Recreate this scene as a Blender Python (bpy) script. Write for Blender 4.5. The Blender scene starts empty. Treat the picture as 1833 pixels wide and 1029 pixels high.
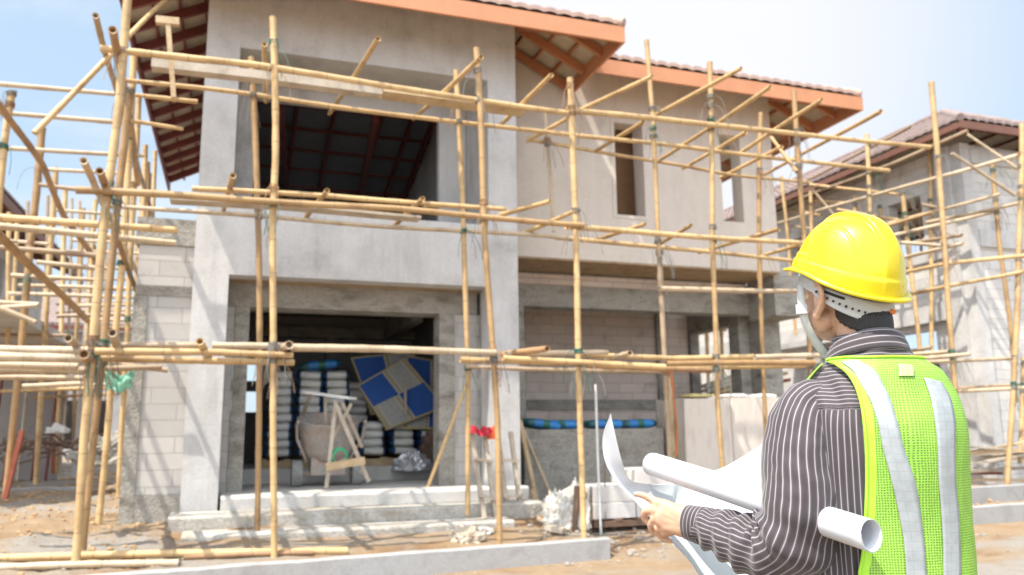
import bpy, bmesh, math, random
import numpy as np
from mathutils import Vector, Matrix, noise
random.seed(7)
SC = bpy.context.scene
COL = SC.collection
rad = math.radians

# ------------------------------------------------------------------ camera
W, H, F = 1833.0, 1029.0, 1450.0
PITCH, ROLL = rad(10.15), rad(-0.71)
CAM = Vector((0, 0, 1.3))
CR = Matrix.Rotation(math.pi/2 + PITCH, 3, 'X') @ Matrix.Rotation(ROLL, 3, 'Z')
YAW = rad(18.989)                      # the plot (houses, kerb, scaffolds) is turned by this much
cd = bpy.data.cameras.new('camera'); cam = bpy.data.objects.new('camera', cd); COL.objects.link(cam)
cam.matrix_world = Matrix.Translation(CAM) @ CR.to_4x4()
cd.sensor_width = 36; cd.lens = F/W*36; cd.clip_end = 1500; cd.clip_start = .05
cd.dof.use_dof = True; cd.dof.focus_distance = 1.68; cd.dof.aperture_fstop = 4.6
SC.camera = cam

# ------------------------------------------------------------------ light
SUN_L = Vector((-.40, -.20, .895)).normalized()        # towards the sun, in plot axes
RL = Matrix.Rotation(YAW, 3, 'Z')
SUN_W = RL @ SUN_L
w = bpy.data.worlds.new('World'); SC.world = w; w.use_nodes = True
nt = w.node_tree; nt.nodes.clear()
out = nt.nodes.new('ShaderNodeOutputWorld'); bg = nt.nodes.new('ShaderNodeBackground')
sky = nt.nodes.new('ShaderNodeTexSky'); sky.sky_type = 'NISHITA'; sky.sun_disc = False
sky.sun_elevation = math.asin(SUN_W.z); sky.sun_rotation = math.atan2(SUN_W.x, SUN_W.y)
sky.air_density = 1.0; sky.dust_density = 1.2; sky.ozone_density = 2.0; sky.altitude = 0
L_ = nt.links.new
def wn(t, **k):
    x = nt.nodes.new(t)
    for a, v in k.items(): setattr(x, a, v)
    return x
def wmath(op, a, b, c=None):
    q = wn('ShaderNodeMath', operation=op)
    for i, v in enumerate((a, b, c)):
        if v is None: continue
        if isinstance(v, (int, float)): q.inputs[i].default_value = v
        else: L_(v, q.inputs[i])
    return q.outputs[0]
def wmix(a, b, f):
    q = wn('ShaderNodeMixRGB')
    for k, v in (('Color1', a), ('Color2', b), ('Fac', f)):
        if isinstance(v, tuple): q.inputs[k].default_value = (*v, 1)
        elif isinstance(v, float): q.inputs[k].default_value = v
        else: L_(v, q.inputs[k])
    return q.outputs['Color']
tc = wn('ShaderNodeTexCoord'); nrm = wn('ShaderNodeVectorMath', operation='NORMALIZE'); L_(tc.outputs['Generated'], nrm.inputs[0])
def toward(d, lo, hi):
    """0..1 as the sky direction nears d"""
    dp = wn('ShaderNodeVectorMath', operation='DOT_PRODUCT'); L_(nrm.outputs[0], dp.inputs[0]); dp.inputs[1].default_value = tuple(d)
    mr = wn('ShaderNodeMapRange', interpolation_type='SMOOTHSTEP'); L_(dp.outputs['Value'], mr.inputs['Value'])
    mr.inputs['From Min'].default_value = lo; mr.inputs['From Max'].default_value = hi; return mr.outputs['Result']
mp = wn('ShaderNodeMapping'); mp.inputs['Scale'].default_value = (1.0, 1.0, 2.6); mp.inputs['Location'].default_value = (.3, .1, 0); L_(nrm.outputs[0], mp.inputs['Vector'])
nz = wn('ShaderNodeTexNoise'); nz.inputs['Scale'].default_value = 2.1; nz.inputs['Detail'].default_value = 8; nz.inputs['Roughness'].default_value = .6; L_(mp.outputs['Vector'], nz.inputs['Vector'])
cr = wn('ShaderNodeMapRange', interpolation_type='SMOOTHSTEP'); L_(nz.outputs['Fac'], cr.inputs['Value']); cr.inputs['From Min'].default_value = .47; cr.inputs['From Max'].default_value = .66
hazy = wmix(sky.outputs['Color'], (2.15, 2.75, 3.30), .76)                 # milky humid veil
hazy = wmix(hazy, (3.1, 3.35, 3.65), wmath('MULTIPLY', cr.outputs['Result'], .6))   # thin cloud
glow_lobe = Vector((.12, .88, .44)).normalized()                                # white sun glare put into the sky as a bank over the roof
hazy = wmix(hazy, (3.45, 3.45, 3.65), wmath('MULTIPLY', toward(glow_lobe, .87, .995), .95))
hazy = wmix(hazy, (7.2, 7.9, 8.8), toward(Vector((-.15, -.90, .38)).normalized(), .15, .92))   # unseen bright lobe added behind the camera to fill the shaded front
hazy = wmix(hazy, (13.0, 13.4, 14.0), toward(SUN_W, .80, .995))             # glare of the haze round the sun
L_(hazy, bg.inputs['Color'])
bg.inputs['Strength'].default_value = 0.15; L_(bg.outputs['Background'], out.inputs['Surface'])
sd = bpy.data.lights.new('sun', 'SUN'); sd.energy = 3.8; sd.angle = rad(.5); sd.color = (1, .93, .82)
so = bpy.data.objects.new('sun', sd); COL.objects.link(so); so.location = (0, 0, 30)
so.rotation_euler = SUN_W.to_track_quat('Z', 'Y').to_euler()
SC.view_settings.view_transform = 'Standard'; SC.view_settings.look = 'None'
SC.view_settings.exposure = 0.95; SC.view_settings.gamma = 1
SC.cycles.max_bounces = 7; SC.cycles.diffuse_bounces = 4; SC.cycles.transparent_max_bounces = 12

# ------------------------------------------------------------------ helpers
RLi = RL.inverted()
def ray(px, py): return CR @ Vector((px - W/2, H/2 - py, -F))
def P(px, py, Y=None, X=None, Z=None):
    """a sight line met with a plane of the plot (plot axes)"""
    d = RLi @ ray(px, py)
    if Y is not None: t = (Y - CAM.y)/d.y
    elif X is not None: t = (X - CAM.x)/d.x
    else: t = (Z - CAM.z)/d.z
    return CAM + d*t

class MB:
    """collects shapes and links them as one mesh object"""
    def __init__(s): s.v = []; s.f = []; s.uv = []; s.sm = []; s.mi = []
    def add(s, vs, fs, uvs=None, smooth=False, mi=0):
        b = len(s.v); s.v += [tuple(v) for v in vs]
        for i, f in enumerate(fs):
            s.f.append([b + k for k in f]); s.sm.append(smooth); s.mi.append(mi)
            s.uv.append(uvs[i] if uvs else [(0, 0)]*len(f))
    def box(s, x0, x1, y0, y1, z0, z1, mi=0):
        v = [(x, y, z) for z in (z0, z1) for y in (y0, y1) for x in (x0, x1)]
        s.add(v, [(0, 2, 3, 1), (4, 5, 7, 6), (0, 1, 5, 4), (2, 6, 7, 3), (0, 4, 6, 2), (1, 3, 7, 5)], mi=mi)
    def bar(s, a, b, w, h, up=(0, 0, 1), mi=0, w2=None, h2=None):
        a = Vector(a); b = Vector(b); d = (b - a).normalized(); u = Vector(up)
        r = d.cross(u)
        if r.length < 1e-3: r = d.cross(Vector((1, 0, 0)))
        r.normalize(); u = r.cross(d).normalized()
        w2 = w2 or w; h2 = h2 or h
        v = [p + r*i*ww/2 + u*j*hh/2 for p, ww, hh in ((a, w, h), (b, w2, h2)) for i, j in ((-1, -1), (1, -1), (1, 1), (-1, 1))]
        s.add(v, [(3, 2, 1, 0), (4, 5, 6, 7), (0, 1, 5, 4), (1, 2, 6, 5), (2, 3, 7, 6), (3, 0, 4, 7)], mi=mi)
    def tube(s, pts, r, n=8, r2=None, cap=True, smooth=True, v0=0, closed=False, mi=0, flat=1.0, up=None):
        pts = [Vector(p) for p in pts]; N = len(pts)
        rr = r if isinstance(r, (list, tuple)) else [r + ((r2 if r2 is not None else r) - r)*i/max(1, N-1) for i in range(N)]
        t0 = (pts[1] - pts[0]).normalized()
        ref = Vector(up) if up is not None else (Vector((0, 0, 1)) if abs(t0.z) < .9 else Vector((1, 0, 0)))
        vs = []; ln = [0]
        side = t0.cross(ref).normalized()
        for i in range(N):
            a = pts[max(0, i-1)] if not closed else pts[(i-1) % N]; b = pts[min(N-1, i+1)] if not closed else pts[(i+1) % N]
            t = (b - a).normalized()
            side = (side - t*side.dot(t)).normalized(); u2 = side.cross(t)
            for k in range(n):
                an = 2*math.pi*k/n
                vs.append(pts[i] + side*math.cos(an)*rr[i] + u2*math.sin(an)*rr[i]*flat)
            if i: ln.append(ln[-1] + (pts[i] - pts[i-1]).length)
        fs = []; uv = []
        for i in range(N if closed else N-1):
            j = (i+1) % N
            for k in range(n):
                k2 = (k+1) % n
                fs.append((i*n+k, i*n+k2, j*n+k2, j*n+k))
                la, lb = v0 + ln[i], v0 + (ln[j] if j else ln[-1])
                uv.append([(k/n, la), ((k+1)/n, la), ((k+1)/n, lb), (k/n, lb)])
        s.add(vs, fs, uv, smooth, mi)
        if cap and not closed:
            s.add(vs[:n], [tuple(reversed(range(n)))], mi=mi); s.add(vs[-n:], [tuple(range(n))], mi=mi)
    def grid(s, rows, smooth=True, closeu=False, uvs=None, flip=False, mi=0):
        nr = len(rows); nc = len(rows[0]); vs = [p for r in rows for p in r]; fs = []; uv = []
        for i in range(nr-1):
            for j in range(nc if closeu else nc-1):
                j2 = (j+1) % nc
                q = [(i, j), (i, j2), (i+1, j2), (i+1, j)]
                if flip: q.reverse()
                fs.append([a*nc+b for a, b in q])
                if uvs:
                    qq = [(i, j), (i, j+1), (i+1, j+1), (i+1, j)]
                    if flip: qq.reverse()
                    uv.append([uvs(a, b) for a, b in qq])
        s.add(vs, fs, uv or None, smooth, mi)
    def build(s, name, mat, parent=None, org=(0, 0, 0), frame='plot', label=None):
        me = bpy.data.meshes.new(name)
        o = bpy.data.objects.new(name, me); COL.objects.link(o)
        org = Vector(ORG[parent.name]) if parent else Vector(org)
        me.from_pydata([tuple(Vector(v) - org) for v in s.v], [], s.f)
        me.polygons.foreach_set('use_smooth', s.sm); me.polygons.foreach_set('material_index', s.mi)
        ul = me.uv_layers.new(name='UVMap'); flat = [c for f in s.uv for p in f for c in p]
        ul.data.foreach_set('uv', flat)
        for m in (mat if isinstance(mat, (list, tuple)) else [mat]): me.materials.append(m)
        me.validate(); me.update()
        ORG[o.name] = org
        if parent: o.parent = parent
        else: place(o, org, frame)
        if label: o['label'] = label
        return o
ORG = {}
def place(o, org, frame='plot', rz=0):
    R = RL if frame == 'plot' else Matrix.Identity(3)
    o.location = R @ Vector(org); o.rotation_euler = (0, 0, (YAW if frame == 'plot' else 0) + rz)
def tag(o, label, cat, group=None, kind=None):
    if label: o['label'] = label
    if cat: o['category'] = cat
    if group: o['group'] = group
    if kind: o['kind'] = kind
    return o
def thing(name, label, cat, org, group=None, frame='plot'):
    o = bpy.data.objects.new(name, None); COL.objects.link(o); o.empty_display_size = .2
    ORG[o.name] = Vector(org); place(o, org, frame)
    return tag(o, label, cat, group)
def copy_tree(o, parent=None):
    c = o.copy(); COL.objects.link(c); c.parent = parent; ORG[c.name] = ORG[o.name]
    for ch in list(o.children): copy_tree(ch, c)
    return c

# ------------------------------------------------------------------ materials
def newmat(name):
    m = bpy.data.materials.new(name); m.use_nodes = True
    n = m.node_tree; b = n.nodes['Principled BSDF']; return m, n, b
def N(nt, typ, **k):
    x = nt.nodes.new(typ)
    for a, v in k.items():
        if a in x.inputs: x.inputs[a].default_value = v
        else: setattr(x, a, v)
    return x
def noise_col(nt, cols, scale, detail=6, rough=.6, vec=None, dist=0, stretch=None, pos=None):
    t = N(nt, 'ShaderNodeTexNoise'); t.inputs['Scale'].default_value = scale; t.inputs['Detail'].default_value = detail
    t.inputs['Roughness'].default_value = rough; t.inputs['Distortion'].default_value = dist
    if vec is None: vec = N(nt, 'ShaderNodeTexCoord').outputs['Object']
    if stretch:
        mp = N(nt, 'ShaderNodeMapping'); mp.inputs['Scale'].default_value = stretch; nt.links.new(vec, mp.inputs['Vector']); vec = mp.outputs['Vector']
    nt.links.new(vec, t.inputs['Vector'])
    r = N(nt, 'ShaderNodeValToRGB'); e = r.color_ramp.elements
    while len(e) < len(cols): e.new(.5)
    pos = pos or [.3 + .4*i/(len(cols)-1) for i in range(len(cols))]
    for i, c in enumerate(cols): e[i].position = pos[i]; e[i].color = (*c, 1)
    nt.links.new(t.outputs['Fac'], r.inputs['Fac'])
    return r.outputs['Color'], t.outputs['Fac']
def bump(nt, b, h, strength=.3, dist=.02):
    bp = N(nt, 'ShaderNodeBump'); bp.inputs['Strength'].default_value = strength; bp.inputs['Distance'].default_value = dist
    nt.links.new(h, bp.inputs['Height']); nt.links.new(bp.outputs['Normal'], b.inputs['Normal']); return bp
def mix(nt, a, b, fac, mode='MIX'):
    m = N(nt, 'ShaderNodeMixRGB', blend_type=mode)
    for inp, v in (('Color1', a), ('Color2', b), ('Fac', fac)):
        if isinstance(v, (int, float)): m.inputs[inp].default_value = v
        elif isinstance(v, tuple): m.inputs[inp].default_value = (*v, 1)
        else: nt.links.new(v, m.inputs[inp])
    return m.outputs['Color']
def mottled(name, cols, scale=3, rough=.9, bs=.25, bscale=40, fine=.12, stretch=None, metal=0, bd=.01, streak=0):
    m, n, b = newmat(name)
    c, _ = noise_col(n, cols, scale, 7, .65, stretch=stretch, dist=.4)
    g, gf = noise_col(n, [(1-fine,)*3, (1+fine,)*3], bscale, 4, .6)
    n.links.new(mix(n, c, g, 1.0, 'MULTIPLY'), b.inputs['Base Color'])
    b.inputs['Roughness'].default_value = rough; b.inputs['Metallic'].default_value = metal
    if streak:
        s_, _ = noise_col(n, [(1-streak,)*3, (1, 1, 1), (1+streak*.4,)*3], 1.6, 8, .7, stretch=(2.2, 2.2, .28), pos=[.33, .50, .72]); w_, _ = noise_col(n, [(1-streak*.8, 1-streak*.85, 1-streak*.95), (1, 1, 1)], .55, 9, .72, pos=[.40, .52])
        n.links.new(mix(n, mix(n, mix(n, c, g, 1.0, 'MULTIPLY'), s_, 1.0, 'MULTIPLY'), w_, 1.0, 'MULTIPLY'), b.inputs['Base Color'])
    if bs: bump(n, b, gf, bs, bd)
    return m
def plain(name, c, rough=.6, metal=0, var=.1):
    return mottled(name, [tuple(x*(1-var) for x in c), tuple(min(1, x*(1+var)) for x in c)], 5, rough, .08, 60, .05, metal=metal)
M = {}
M['plaster'] = mottled('plaster', [(.36, .35, .34), (.50, .49, .48), (.56, .55, .54), (.45, .43, .41)], .9, .92, .3, 25, .07, streak=.13)
M['plaster_glow'] = mottled('plaster_glow', [(.52, .46, .40), (.62, .55, .48), (.60, .54, .49)], .7, .92, .3, 25, .06, streak=.09)  # warmth of the sun flare put into the plaster colour
M['plaster_dark'] = mottled('plaster_dark', [(.24, .23, .22), (.33, .31, .30)], 1.2, .95, .2, 30, .1)  # darker copy of plaster, room shade put into its colour; also the mortar
M['concrete'] = mottled('raw_concrete', [(.16, .145, .12), (.27, .25, .215), (.35, .33, .29), (.22, .20, .175)], 2.2, .95, .6, 30, .2, stretch=(1, 1, 2.2), bd=.03)
M['concrete_soffit'] = mottled('concrete_soffit', [(.22, .145, .08), (.38, .27, .16), (.28, .19, .11)], 3.0, .95, .6, 24, .2, bd=.03)
M['cement'] = mottled('cement_floor', [(.36, .35, .33), (.52, .50, .47), (.60, .57, .53)], 1.3, .9, .3, 40, .1, bd=.015)
M['step'] = mottled('step_cement', [(.27, .22, .16), (.37, .34, .29), (.46, .435, .39), (.50, .47, .43)], 2.4, .92, .7, 26, .18, bd=.03)
M['kerb'] = mottled('kerb_concrete', [(.25, .24, .23), (.36, .35, .34), (.31, .295, .28)], 2.0, .9, .3, 60, .1)
M['rafter_glow'] = mottled('rafter_glow', [(.36, .14, .06), (.46, .19, .09)], 2, .7, .05, 40, .06); M['fascia'] = mottled('fascia_glow', [(.46, .20, .10), (.56, .25, .125)], 1.5, .65, .05, 40, .05)  # orange of the sun-flare glow put into both colours
M['steel'] = mottled('red_primer_steel', [(.13, .03, .025), (.20, .05, .04)], 3, .6, .05, 50, .1)
M['tile'] = mottled('roof_tile', [(.30, .19, .16), (.40, .27, .22), (.45, .33, .28)], 4, .7, .1, 60, .15)
M['tile_far'] = mottled('roof_tile_grey', [(.20, .145, .13), (.30, .23, .21)], 4, .6, .1, 60, .15)
M['tile_under'] = mottled('tile_underside', [(.44, .37, .27), (.58, .50, .38)], 5, .9, .1, 60, .1)  # cream tile backs, brightened for the orange glow under the right eaves
M['timber'] = mottled('timber', [(.34, .23, .13), (.50, .37, .22), (.56, .44, .29)], 3, .85, .2, 50, .15, stretch=(1, 1, 1))
M['timber_grey'] = mottled('timber_grey', [(.30, .25, .20), (.45, .38, .30), (.52, .46, .38)], 3, .9, .2, 50, .15)
M['rust'] = mottled('rust_red', [(.20, .05, .03), (.32, .09, .05)], 4, .85, .2, 50, .2)
M['rebar'] = mottled('rebar', [(.12, .07, .05), (.22, .14, .10)], 6, .7, .2, 50, .2)
M['dark'] = plain('dark_void', (.03, .028, .026), .95)
M['white_plastic'] = plain('white_sack', (.68, .68, .66), .55)

def m_block(name, c1, c2, mortar, sc=1.0, bw=.6, bh=.2, bs=.5):
    m, n, b = newmat(name)
    tc = N(n, 'ShaderNodeTexCoord'); sx = N(n, 'ShaderNodeSeparateXYZ'); n.links.new(tc.outputs['Object'], sx.inputs[0])
    ad = N(n, 'ShaderNodeMath', operation='ADD'); n.links.new(sx.outputs['X'], ad.inputs[0]); n.links.new(sx.outputs['Y'], ad.inputs[1])
    cb = N(n, 'ShaderNodeCombineXYZ'); n.links.new(ad.outputs[0], cb.inputs['X']); n.links.new(sx.outputs['Z'], cb.inputs['Y'])
    br = N(n, 'ShaderNodeTexBrick'); n.links.new(cb.outputs[0], br.inputs['Vector'])
    for k, v in (('Scale', 1.0), ('Mortar Size', .006), ('Brick Width', bw), ('Row Height', bh), ('Bias', 0.0), ('Mortar Smooth', .3)): br.inputs[k].default_value = v
    br.inputs['Color1'].default_value = (*c1, 1); br.inputs['Color2'].default_value = (*c2, 1); br.inputs['Mortar'].default_value = (*mortar, 1)
    g, gf = noise_col(n, [(.62, .60, .58), (1, 1, 1), (1.06, 1.05, 1.03)], 2.2, 8, .7, pos=[.28, .45, .7])
    n.links.new(mix(n, br.outputs['Color'], g, 1.0, 'MULTIPLY'), b.inputs['Base Color']); b.inputs['Roughness'].default_value = .95
    inv = N(n, 'ShaderNodeMath', operation='MULTIPLY_ADD'); n.links.new(br.outputs['Fac'], inv.inputs[0]); inv.inputs[1].default_value = -1.0; n.links.new(gf, inv.inputs[2])
    bump(n, b, inv.outputs[0], bs, .02)
    return m
M['block'] = m_block('aerated_block', (.49, .465, .435), (.42, .40, .375), (.33, .31, .29))
M['block_pink'] = m_block('inner_block', (.64, .54, .47), (.57, .48, .42), (.34, .28, .25))
M['block_white'] = m_block('white_block', (.62, .60, .57), (.54, .52, .50), (.34, .32, .31), bw=.6, bh=.2)

def m_bamboo(name, c, c2, node):
    m, n, b = newmat(name)
    uv = N(n, 'ShaderNodeUVMap'); sx = N(n, 'ShaderNodeSeparateXYZ'); n.links.new(uv.outputs[0], sx.inputs[0])
    oi = N(n, 'ShaderNodeObjectInfo')
    col, nf = noise_col(n, [tuple(x*.75 for x in c2), c2, c, tuple(min(1, x*1.15) for x in c)], 2.4, 8, .7, pos=[.22, .36, .52, .74])
    rc = N(n, 'ShaderNodeValToRGB'); e = rc.color_ramp.elements
    e[0].color = (.66, .58, .52, 1); e[1].color = (1.10, 1.08, 1.05, 1); e.new(.5).color = (1, 1, 1, 1)
    n.links.new(oi.outputs['Random'], rc.inputs['Fac'])
    col = mix(n, col, rc.outputs['Color'], 1.0, 'MULTIPLY')
    wv = N(n, 'ShaderNodeMath', operation='MULTIPLY_ADD'); n.links.new(sx.outputs['Y'], wv.inputs[0]); wv.inputs[1].default_value = 1/.36
    n.links.new(oi.outputs['Random'], wv.inputs[2])
    fr = N(n, 'ShaderNodeMath', operation='FRACT'); n.links.new(wv.outputs[0], fr.inputs[0])
    pk = N(n, 'ShaderNodeMath', operation='LESS_THAN'); n.links.new(fr.outputs[0], pk.inputs[0]); pk.inputs[1].default_value = .035
    k2 = N(n, 'ShaderNodeMath', operation='MULTIPLY'); n.links.new(pk.outputs[0], k2.inputs[0]); k2.inputs[1].default_value = .55
    col = mix(n, col, node, k2.outputs[0])
    mp = N(n, 'ShaderNodeMapping'); mp.inputs['Scale'].default_value = (60, 3, 1); n.links.new(uv.outputs[0], mp.inputs['Vector'])
    st, sf = noise_col(n, [(.86, .84, .80), (1.08, 1.08, 1.08)], 1.0, 3, .5, vec=mp.outputs['Vector'])
    col = mix(n, col, st, 1.0, 'MULTIPLY')
    n.links.new(col, b.inputs['Base Color']); b.inputs['Roughness'].default_value = .55
    bump(n, b, sf, .15, .004)
    return m
M['bamboo'] = m_bamboo('bamboo_yellow', (.54, .375, .185), (.38, .245, .115), (.20, .13, .07))
M['bamboo_old'] = m_bamboo('bamboo_weathered', (.50, .40, .28), (.36, .27, .18), (.30, .23, .16))
M['bamboo_brown'] = m_bamboo('bamboo_brown', (.38, .23, .12), (.26, .16, .09), (.12, .08, .05))
M['twine'] = plain('green_twine', (.03, .13, .10), .7); M['brown_fascia'] = plain('brown_fascia', (.17, .075, .05), .6)
M['twine_grey'] = plain('grey_twine', (.20, .19, .17), .8)
M['twine_orange'] = plain('orange_strap', (.75, .22, .05), .6)

# ------------------------------------------------------------------ ground
def smooth(a, b, x):
    t = max(0.0, min(1.0, (x-a)/(b-a))); return t*t*(3-2*t)
def kerb_y(x): return 8.14 + (x + .56)*.088
def gz(x, y):
    k = y - kerb_y(x)
    base = -.10
    if x < 4.1:
        z = base + (.19 if k > .07 else 0)
        z += smooth(.2, 2.4, k)*.20
    else:
        z = base + smooth(-.5 + 0*x, 1.8, k)*.20 + smooth(1.5, 3.5, k)*.14
    z += smooth(12, 20, y)*.10
    a = .035 if k > .1 or x > 4.1 else .012
    z += a*(noise.noise(Vector((x*1.3, y*1.3, 0))) + .6*noise.noise(Vector((x*4, y*4, 3)))) * smooth(.05, .6, abs(k))
    if x < -.4 and k > .3:                # clods of dug soil on the left
        n = noise.noise(Vector((x*2.2, y*2.2, 9))); z += .10*max(0, n)*smooth(.3, 1, k)
        z += .03*noise.noise(Vector((x*11, y*11, 5)))
    if x > 9.5 and k > -.2: z += .10*max(0, noise.noise(Vector((x*2.5, y*2.5, 2))))*smooth(-.2, .5, k)
    return z
def lin(a, b, st): return list(np.arange(a, b, st))
xs = lin(-90, -14, 6) + lin(-14, -6, .5) + lin(-6, 7, .075) + lin(7, 16, .14) + lin(16, 90, 6) + [90]
ys = lin(-30, -1, 4) + lin(-1, 7.6, .35) + lin(7.6, 11.5, .075) + lin(11.5, 20, .2) + lin(20, 40, 2) + lin(40, 160, 12) + [160]
g = MB(); g.grid([[(x, y, gz(x, y)) for x in xs] for y in ys], flip=False)
m, n, b = newmat('sandy_ground')
c1, f1 = noise_col(n, [(.17, .095, .042), (.27, .175, .095), (.32, .235, .15), (.23, .14, .068)], .9, 8, .65, dist=.5)
c2, f2 = noise_col(n, [(0, 0, 0), (1, 1, 1)], .45, 6, .6, pos=[.48, .60], stretch=(1, 1.6, 1))
c3, f3 = noise_col(n, [(.78, .76, .73), (1.05, 1.04, 1.02)], 14, 8, .75)
col = mix(n, c1, (.29, .265, .235), c2)
col = mix(n, col, c3, 1.0, 'MULTIPLY')
n.links.new(col, b.inputs['Base Color']); b.inputs['Roughness'].default_value = .97
bump(n, b, f3, .8, .04)
M['sand'] = m
o = g.build('ground', m); tag(o, 'sandy building-site ground with dug clods and cement dust', 'ground', kind='structure')
# kerb (left run, then the run beyond the man)
def kerb_run(x0, x1, zt, zb, off=0, wd=.13, dz=0):
    k = MB()
    A = Vector((x0, kerb_y(x0)+off, 0)); B = Vector((x1, kerb_y(x1)+off, 0)); L = (B-A).length; nseg = max(2, int(L/.05))
    rows = []
    for i in range(nseg+1):
        p = A.lerp(B, i/nseg); w_ = .006*noise.noise(Vector((p.x*2, 0, off))) - .012*max(0, noise.noise(Vector((p.x*7, 3, off)))-.25)*2
        z = zt + w_
        rows.append([(p.x, p.y-.004, zb), (p.x, p.y, z-.012), (p.x, p.y+.012, z), (p.x, p.y+wd-.012, z), (p.x, p.y+wd, z-.012), (p.x, p.y+wd, zb)])
    k.grid(rows, smooth=False, flip=True)
    for r in (rows[0], rows[-1]): k.add(r, [tuple(range(6))])
    return k
tag(kerb_run(-5.2, 4.06, .125, -.3).build('kerb', M['kerb'], org=(0, 8.2, 0)), 'long pale concrete kerb along the sand in front of the steps', 'kerb')
tag(kerb_run(8.6, 17, .18, -.3, .05).build('kerb', M['kerb'], org=(10, 9.3, 0)), 'grey concrete kerb to the right of the man, nearer of two', 'kerb')
tag(kerb_run(9.4, 17, .34, -.2, 1.15).build('kerb', M['kerb'], org=(10, 10.5, 0)), 'grey concrete kerb under the timber heap, farther of two on the right', 'kerb')
tag(kerb_run(-9.5, -2.6, .42, 0, 9.2).build('kerb', M['kerb'], org=(-4, 17, 0)), 'low concrete kerb crossing the dug soil behind the left poles', 'kerb')
# ------------------------------------------------------------------ building helpers
M['brown_in'] = plain('brown_render', (.30, .17, .09), .9); M['void_tile'] = plain('tile_lifted_grey', (.20, .22, .26), .9)  # back roof tiles lightened grey-blue: dim bounced light put into the colour
def wall_holes(mb, a0, a1, z0, z1, t0, t1, holes, axis='x', mi=0):
    """wall along an axis with rectangular openings; outer faces only"""
    A = sorted(set([a0, a1] + [h[0] for h in holes] + [h[1] for h in holes])); A = [a for a in A if a0 <= a <= a1]
    Z = sorted(set([z0, z1] + [h[2] for h in holes] + [h[3] for h in holes])); Z = [z for z in Z if z0 <= z <= z1]
    def solid(i, k):
        if i < 0 or k < 0 or i >= len(A)-1 or k >= len(Z)-1: return False
        ca, cz = (A[i]+A[i+1])/2, (Z[k]+Z[k+1])/2
        return not any(h[0] < ca < h[1] and h[2] < cz < h[3] for h in holes)
    def v(a, t, z): return (a, t, z) if axis == 'x' else (t, a, z)
    def q(p): mb.add(p if axis == 'x' else list(reversed(p)), [(0, 1, 2, 3)], mi=mi)
    for i in range(len(A)-1):
        for k in range(len(Z)-1):
            if not solid(i, k): continue
            a, b, c, d = A[i], A[i+1], Z[k], Z[k+1]
            q([v(a, t0, c), v(b, t0, c), v(b, t0, d), v(a, t0, d)]); q([v(b, t1, c), v(a, t1, c), v(a, t1, d), v(b, t1, d)])
            if not solid(i-1, k): q([v(a, t1, c), v(a, t0, c), v(a, t0, d), v(a, t1, d)])
            if not solid(i+1, k): q([v(b, t0, c), v(b, t1, c), v(b, t1, d), v(b, t0, d)])
            if not solid(i, k-1): q([v(a, t1, c), v(b, t1, c), v(b, t0, c), v(a, t0, c)])
            if not solid(i, k+1): q([v(a, t0, d), v(b, t0, d), v(b, t1, d), v(a, t1, d)])

def slope(mb, under, A, B, up, inset0, inset1, run, pitch, per=.22, course=.32):
    """one roof slope: eave A->B, 'up' the horizontal inward direction, hips cut by inset per metre of run"""
    A = Vector(A); B = Vector(B); up = Vector(up); e = (B-A).normalized(); L = (B-A).length
    nr = int(math.ceil(run/course)); tp = math.tan(pitch)
    for c in range(nr):
        r0 = c*course; r1 = min(run, (c+1)*course + .04)
        rows = []
        for r, lift in ((r0, -.028), (r0, .034), (r1, .006)):
            s0 = inset0*r; s1 = L - inset1*r
            if s1 - s0 < .05: continue
            k0 = s0; n_ = max(2, int((s1-s0)/(per/6)))
            row = []
            for i in range(n_+1): pass
            rows.append((r, s0, s1, lift))
        if len(rows) < 3: continue
        nn = max(2, int((rows[0][2]-rows[0][1])/(per/6)))
        gr = []
        for r, s0, s1, lift in rows:
            row = []
            for i in range(nn+1):
                s = s0 + (s1-s0)*i/nn
                ph = (s/per) % 1
                h = .046*math.sqrt(max(0, 1-((ph-.5)/.5)**2)) if True else 0
                p = A + e*s + up*r + Vector((0, 0, r*tp + (lift + h if lift != -.028 else lift+h*.9)))
                row.append(p)
            gr.append(row)
        mb.grid(gr, smooth=False)
    a = A + Vector((0, 0, -.035)); b = B + Vector((0, 0, -.035))
    under.add([a, b, b + up*run - e*inset1*run + Vector((0, 0, run*tp)), a + up*run + e*inset0*run + Vector((0, 0, run*tp))], [(3, 2, 1, 0)])

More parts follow.
